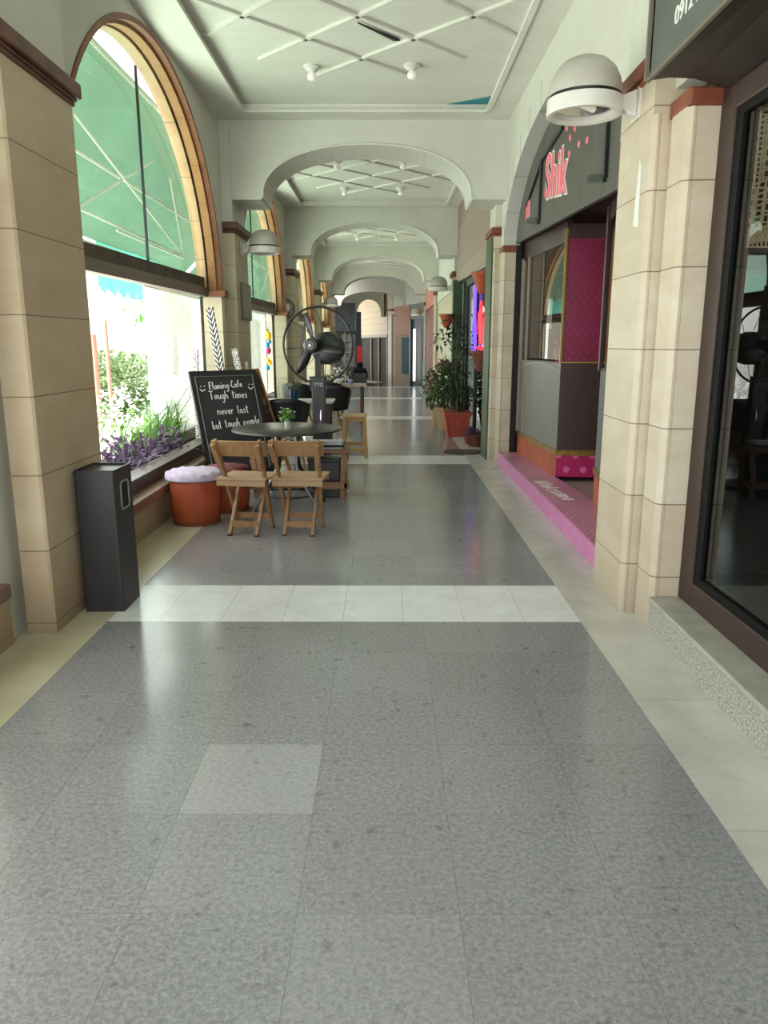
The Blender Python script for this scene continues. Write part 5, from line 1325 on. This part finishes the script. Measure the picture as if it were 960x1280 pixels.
beam(32.6, 33.1, -2.2, -.1, a0=-1.27, a1=-.22, zb=2.62, rise=.68)
bm = BM(); box(bm, -1.50, -1.30, 32.55, 33.1, 2.3, 2.9); st('pillar', bm, WALL)
# dark cafe front closing the left side
SL = boards('slate_cladding', '#5a5f68', .5, 'x', '#4f545c', w=.02, dark=.5)
bm = BM(); box(bm, -5, -1.25, 31.2, 31.5, 2.0, 3.1); st('wall_left', bm, SL)
bm = BM(); box(bm, -5, -1.25, 31.5, 32.2, -.4, 2.2); st('wall_left', bm, pm('dim_cafe_wall', '#77766e', .6, col2='#55554f', scale=2, world=True))
bm = BM(); box(bm, -5, -3.2, 27.5, 32, -.4, 4.1); st('wall_left', bm, pm('cafe_side', '#8a877c', .7, world=True))
bm = BM()
for x_ in (-2.45, -1.68): box(bm, x_-.03, x_+.03, 31.3, 31.45, -.4, 2.0)
st('trim_12', bm, pm('pale_post', '#a9a89e', .5))
bm = BM(); box(bm, -1.22, -1.02, 31.0, 31.3, -.4, 2.75); st('trim_12', bm, pm('navy_post', '#23262d', .4))
r = empty('back_shelf', (-1.55, 31.42, .9), 'pale tiled back shelf in the dark cafe front at the far left', 'shelf')
bm = BM()
for z_ in (0,.25,.5): box(bm, -.26, .26, -.1, .06, z_, z_+.03)
obj('shelf_board', bm, pm('pale_shelf', '#c4c6c2', .5), r)
bm = BM(); box(bm, -.26, .26, .06, .075, -.3, 1.0); obj('back_board', bm, boards('pale_tiles', '#a7aba6', .2, 'z', w=.02, world=False), r)
bm = BM(); box(bm, 0, .2, -.02, .02, 0, .68); r = setp(obj('red_banner', bm, pm('red_banner', '#c8242c', .5, emit='#c8242c', estr=.15), loc=(-1.19,30.93,.74)), 'upright red banner on the dark post behind the seated person', 'sign')
bm = BM(); prism(bm, [(-.55,-.5,0),(.25,-.9,0),(.45,-.5,0),(-.35,.2,0)], (0,0,.06))
r = empty('low_table', (-.62, 30.2, .02), 'low white slab table at the far end beside the seated person', 'table'); obj('slab', bm, WHITEP, r)
bm = BM(); box(bm, -.15, .1, -.6, -.2, -.42, 0); obj('base', bm, pm('grey_base', '#8a8a88', .6), r)

# seated person seen from behind
PX, PY, PZ = -1.0, 28.9, -.40
r = empty('cafe_chair', (PX, PY, PZ), 'grey upright chair holding the person in black', 'chair')
bm = BM(); box(bm, -.23, .23, -.2, .22, .42, .46); obj('seat', bm, SHELLG, r)
bm = BM(); box(bm, -.25, .25, -.25, -.21, .46, .84); obj('backrest', bm, SHELLG, r, bevel=.02)
for s in (-1,1):
    for q in (-1,1):
        bm = BM(); bar(bm, (s*.2,q*.17,.42), (s*.22,q*.2,0), .03, .03); obj('leg', bm, BLACKM, r)
def skin_mesh(name, verts, edges, radii, mat, parent, root=0):
    me = bpy.data.meshes.new(name); me.from_pydata(verts, edges, []); me.materials.append(mat)
    o = bpy.data.objects.new(name, me); COL.objects.link(o); o.parent = parent
    sk = o.modifiers.new('skin', 'SKIN'); sk.use_smooth_shade = True
    for i, rr_ in enumerate(radii): me.skin_vertices[0].data[i].radius = (rr_, rr_) if not isinstance(rr_, tuple) else rr_
    me.skin_vertices[0].data[root].use_root = True
    ss = o.modifiers.new('sub', 'SUBSURF'); ss.levels = ss.render_levels = 1
    return o
r = empty('person', (PX, PY, PZ), 'person in black seated with their back to us at the far end, head bent', 'person')
V = [(0,-.02,.56),(0,-.05,.74),(0,-.03,.92),(0,.01,1.0),(0,.05,1.06),(0,.09,1.12),            # pelvis .. head
     (-.18,-.02,.94),(-.25,.03,.72),(-.2,.22,.62),(-.15,.32,.60),
     (.18,-.02,.94),(.25,.03,.72),(.2,.22,.62),(.15,.32,.60),
     (-.1,.02,.54),(-.12,.40,.52),(-.12,.42,.12),(-.12,.52,.06),
     (.1,.02,.54),(.12,.40,.52),(.12,.42,.12),(.12,.52,.06)]
Ed = [(0,1),(1,2),(2,3),(3,4),(4,5),(2,6),(6,7),(7,8),(8,9),(2,10),(10,11),(11,12),(12,13),(0,14),(14,15),(15,16),(16,17),(0,18),(18,19),(19,20),(20,21)]
Rr = [(.16,.12),(.15,.11),(.15,.1),.055,.085,.10, .07,.052,.04,.035,.07,.052,.04,.035,.09,.065,.045,.04,.09,.065,.045,.04]
SKIN = pm('skin', '#b98a6c', .6)
skin_mesh('body', V, Ed, Rr, SKIN, r)
keep = [0,1,2,3,6,7,8,10,11,12,14,15,16,18,19,20]; ix = {k: i for i, k in enumerate(keep)}
skin_mesh('clothing', [V[k] for k in keep], [(ix[a], ix[b]) for a, b in Ed if a in ix and b in ix], [tuple(q+.016 for q in Rr[k]) if isinstance(Rr[k], tuple) else Rr[k]+.016 for k in keep], pm('black_clothing', '#15161b', .85), r)
bm = BM(); lathe(bm, [(0,.13),(.06,.12),(.105,.07),(.118,.0),(.115,-.05),(.09,-.1),(0,-.11)], 20, (0,.06,1.12)); obj('hair', bm, pm('black_hair', '#141214', .7), r, True)
bm = BM(); lathe(bm, [(0,-.02),(.014,-.01),(.01,.02),(0,.03)], 8, (0,.185,1.10)); lathe(bm, [(0,-.03),(.016,0),(0,.03)], 8, (-.11,.09,1.1)); lathe(bm, [(0,-.03),(.016,0),(0,.03)], 8, (.11,.09,1.1)); obj('face', bm, SKIN, r, True)

# ------------------------------------------------------------------ light and camera
w = bpy.data.worlds.new('world'); S.world = w; w.use_nodes = True; nt = w.node_tree; nt.nodes.clear()
out = nt.nodes.new('ShaderNodeOutputWorld'); bg = nt.nodes.new('ShaderNodeBackground'); nt.links.new(bg.outputs[0], out.inputs[0])
bg.inputs[0].default_value = (.93, .97, 1.0, 1); bg.inputs[1].default_value = 2.9
def sun(name, rot, e, ang, col):
    l = bpy.data.lights.new(name, 'SUN'); l.energy = e; l.angle = ang; l.color = col
    o = bpy.data.objects.new(name, l); COL.objects.link(o); o.rotation_euler = rot
    return o
d = Vector((.34, .36, -.87)); s_ = sun('sun', (0,0,0), 15.0, .02, (1,.98,.93)); s_.rotation_euler = d.to_track_quat('-Z','Y').to_euler()
def area(name, loc, rot, sx, sy, e, col=(1,1,1)):
    l = bpy.data.lights.new(name, 'AREA'); l.shape = 'RECTANGLE'; l.size = sx; l.size_y = sy; l.energy = e; l.color = col
    o = bpy.data.objects.new(name, l); COL.objects.link(o); o.location = loc; o.rotation_euler = rot
    return o
area('fill_behind', (-.2, -2.6, 2.4), (math.radians(95), 0, 0), 3.2, 3.0, 45, (1,.98,.95))  # fill lamp added behind the camera
for k in range(5):
    area('window_daylight', (-2.75, 7.02+BAY*(k-1), 1.9), (0, math.radians(-90), 0), 3.0, 4.2, 110, (.98,1,.96))
area('far_fill', (-2.6, 29.2, 3.6), (math.radians(25), math.radians(-35), 0), 1.5, 2, 60)  # lamp added to brighten the far end
S.view_settings.view_transform = 'Standard'; S.view_settings.look = 'None'; S.view_settings.exposure = 0; S.view_settings.gamma = 1
cam = bpy.data.cameras.new('camera'); co = bpy.data.objects.new('camera', cam); COL.objects.link(co)
cam.sensor_fit = 'VERTICAL'; cam.sensor_height = 36; cam.lens = 940/1280*36; cam.clip_start = .05; cam.clip_end = 300
co.location = (0, 0, 1.5)
co.rotation_euler = (math.radians(90)-math.atan(210/940), 0, math.atan(3/940))
S.camera = co
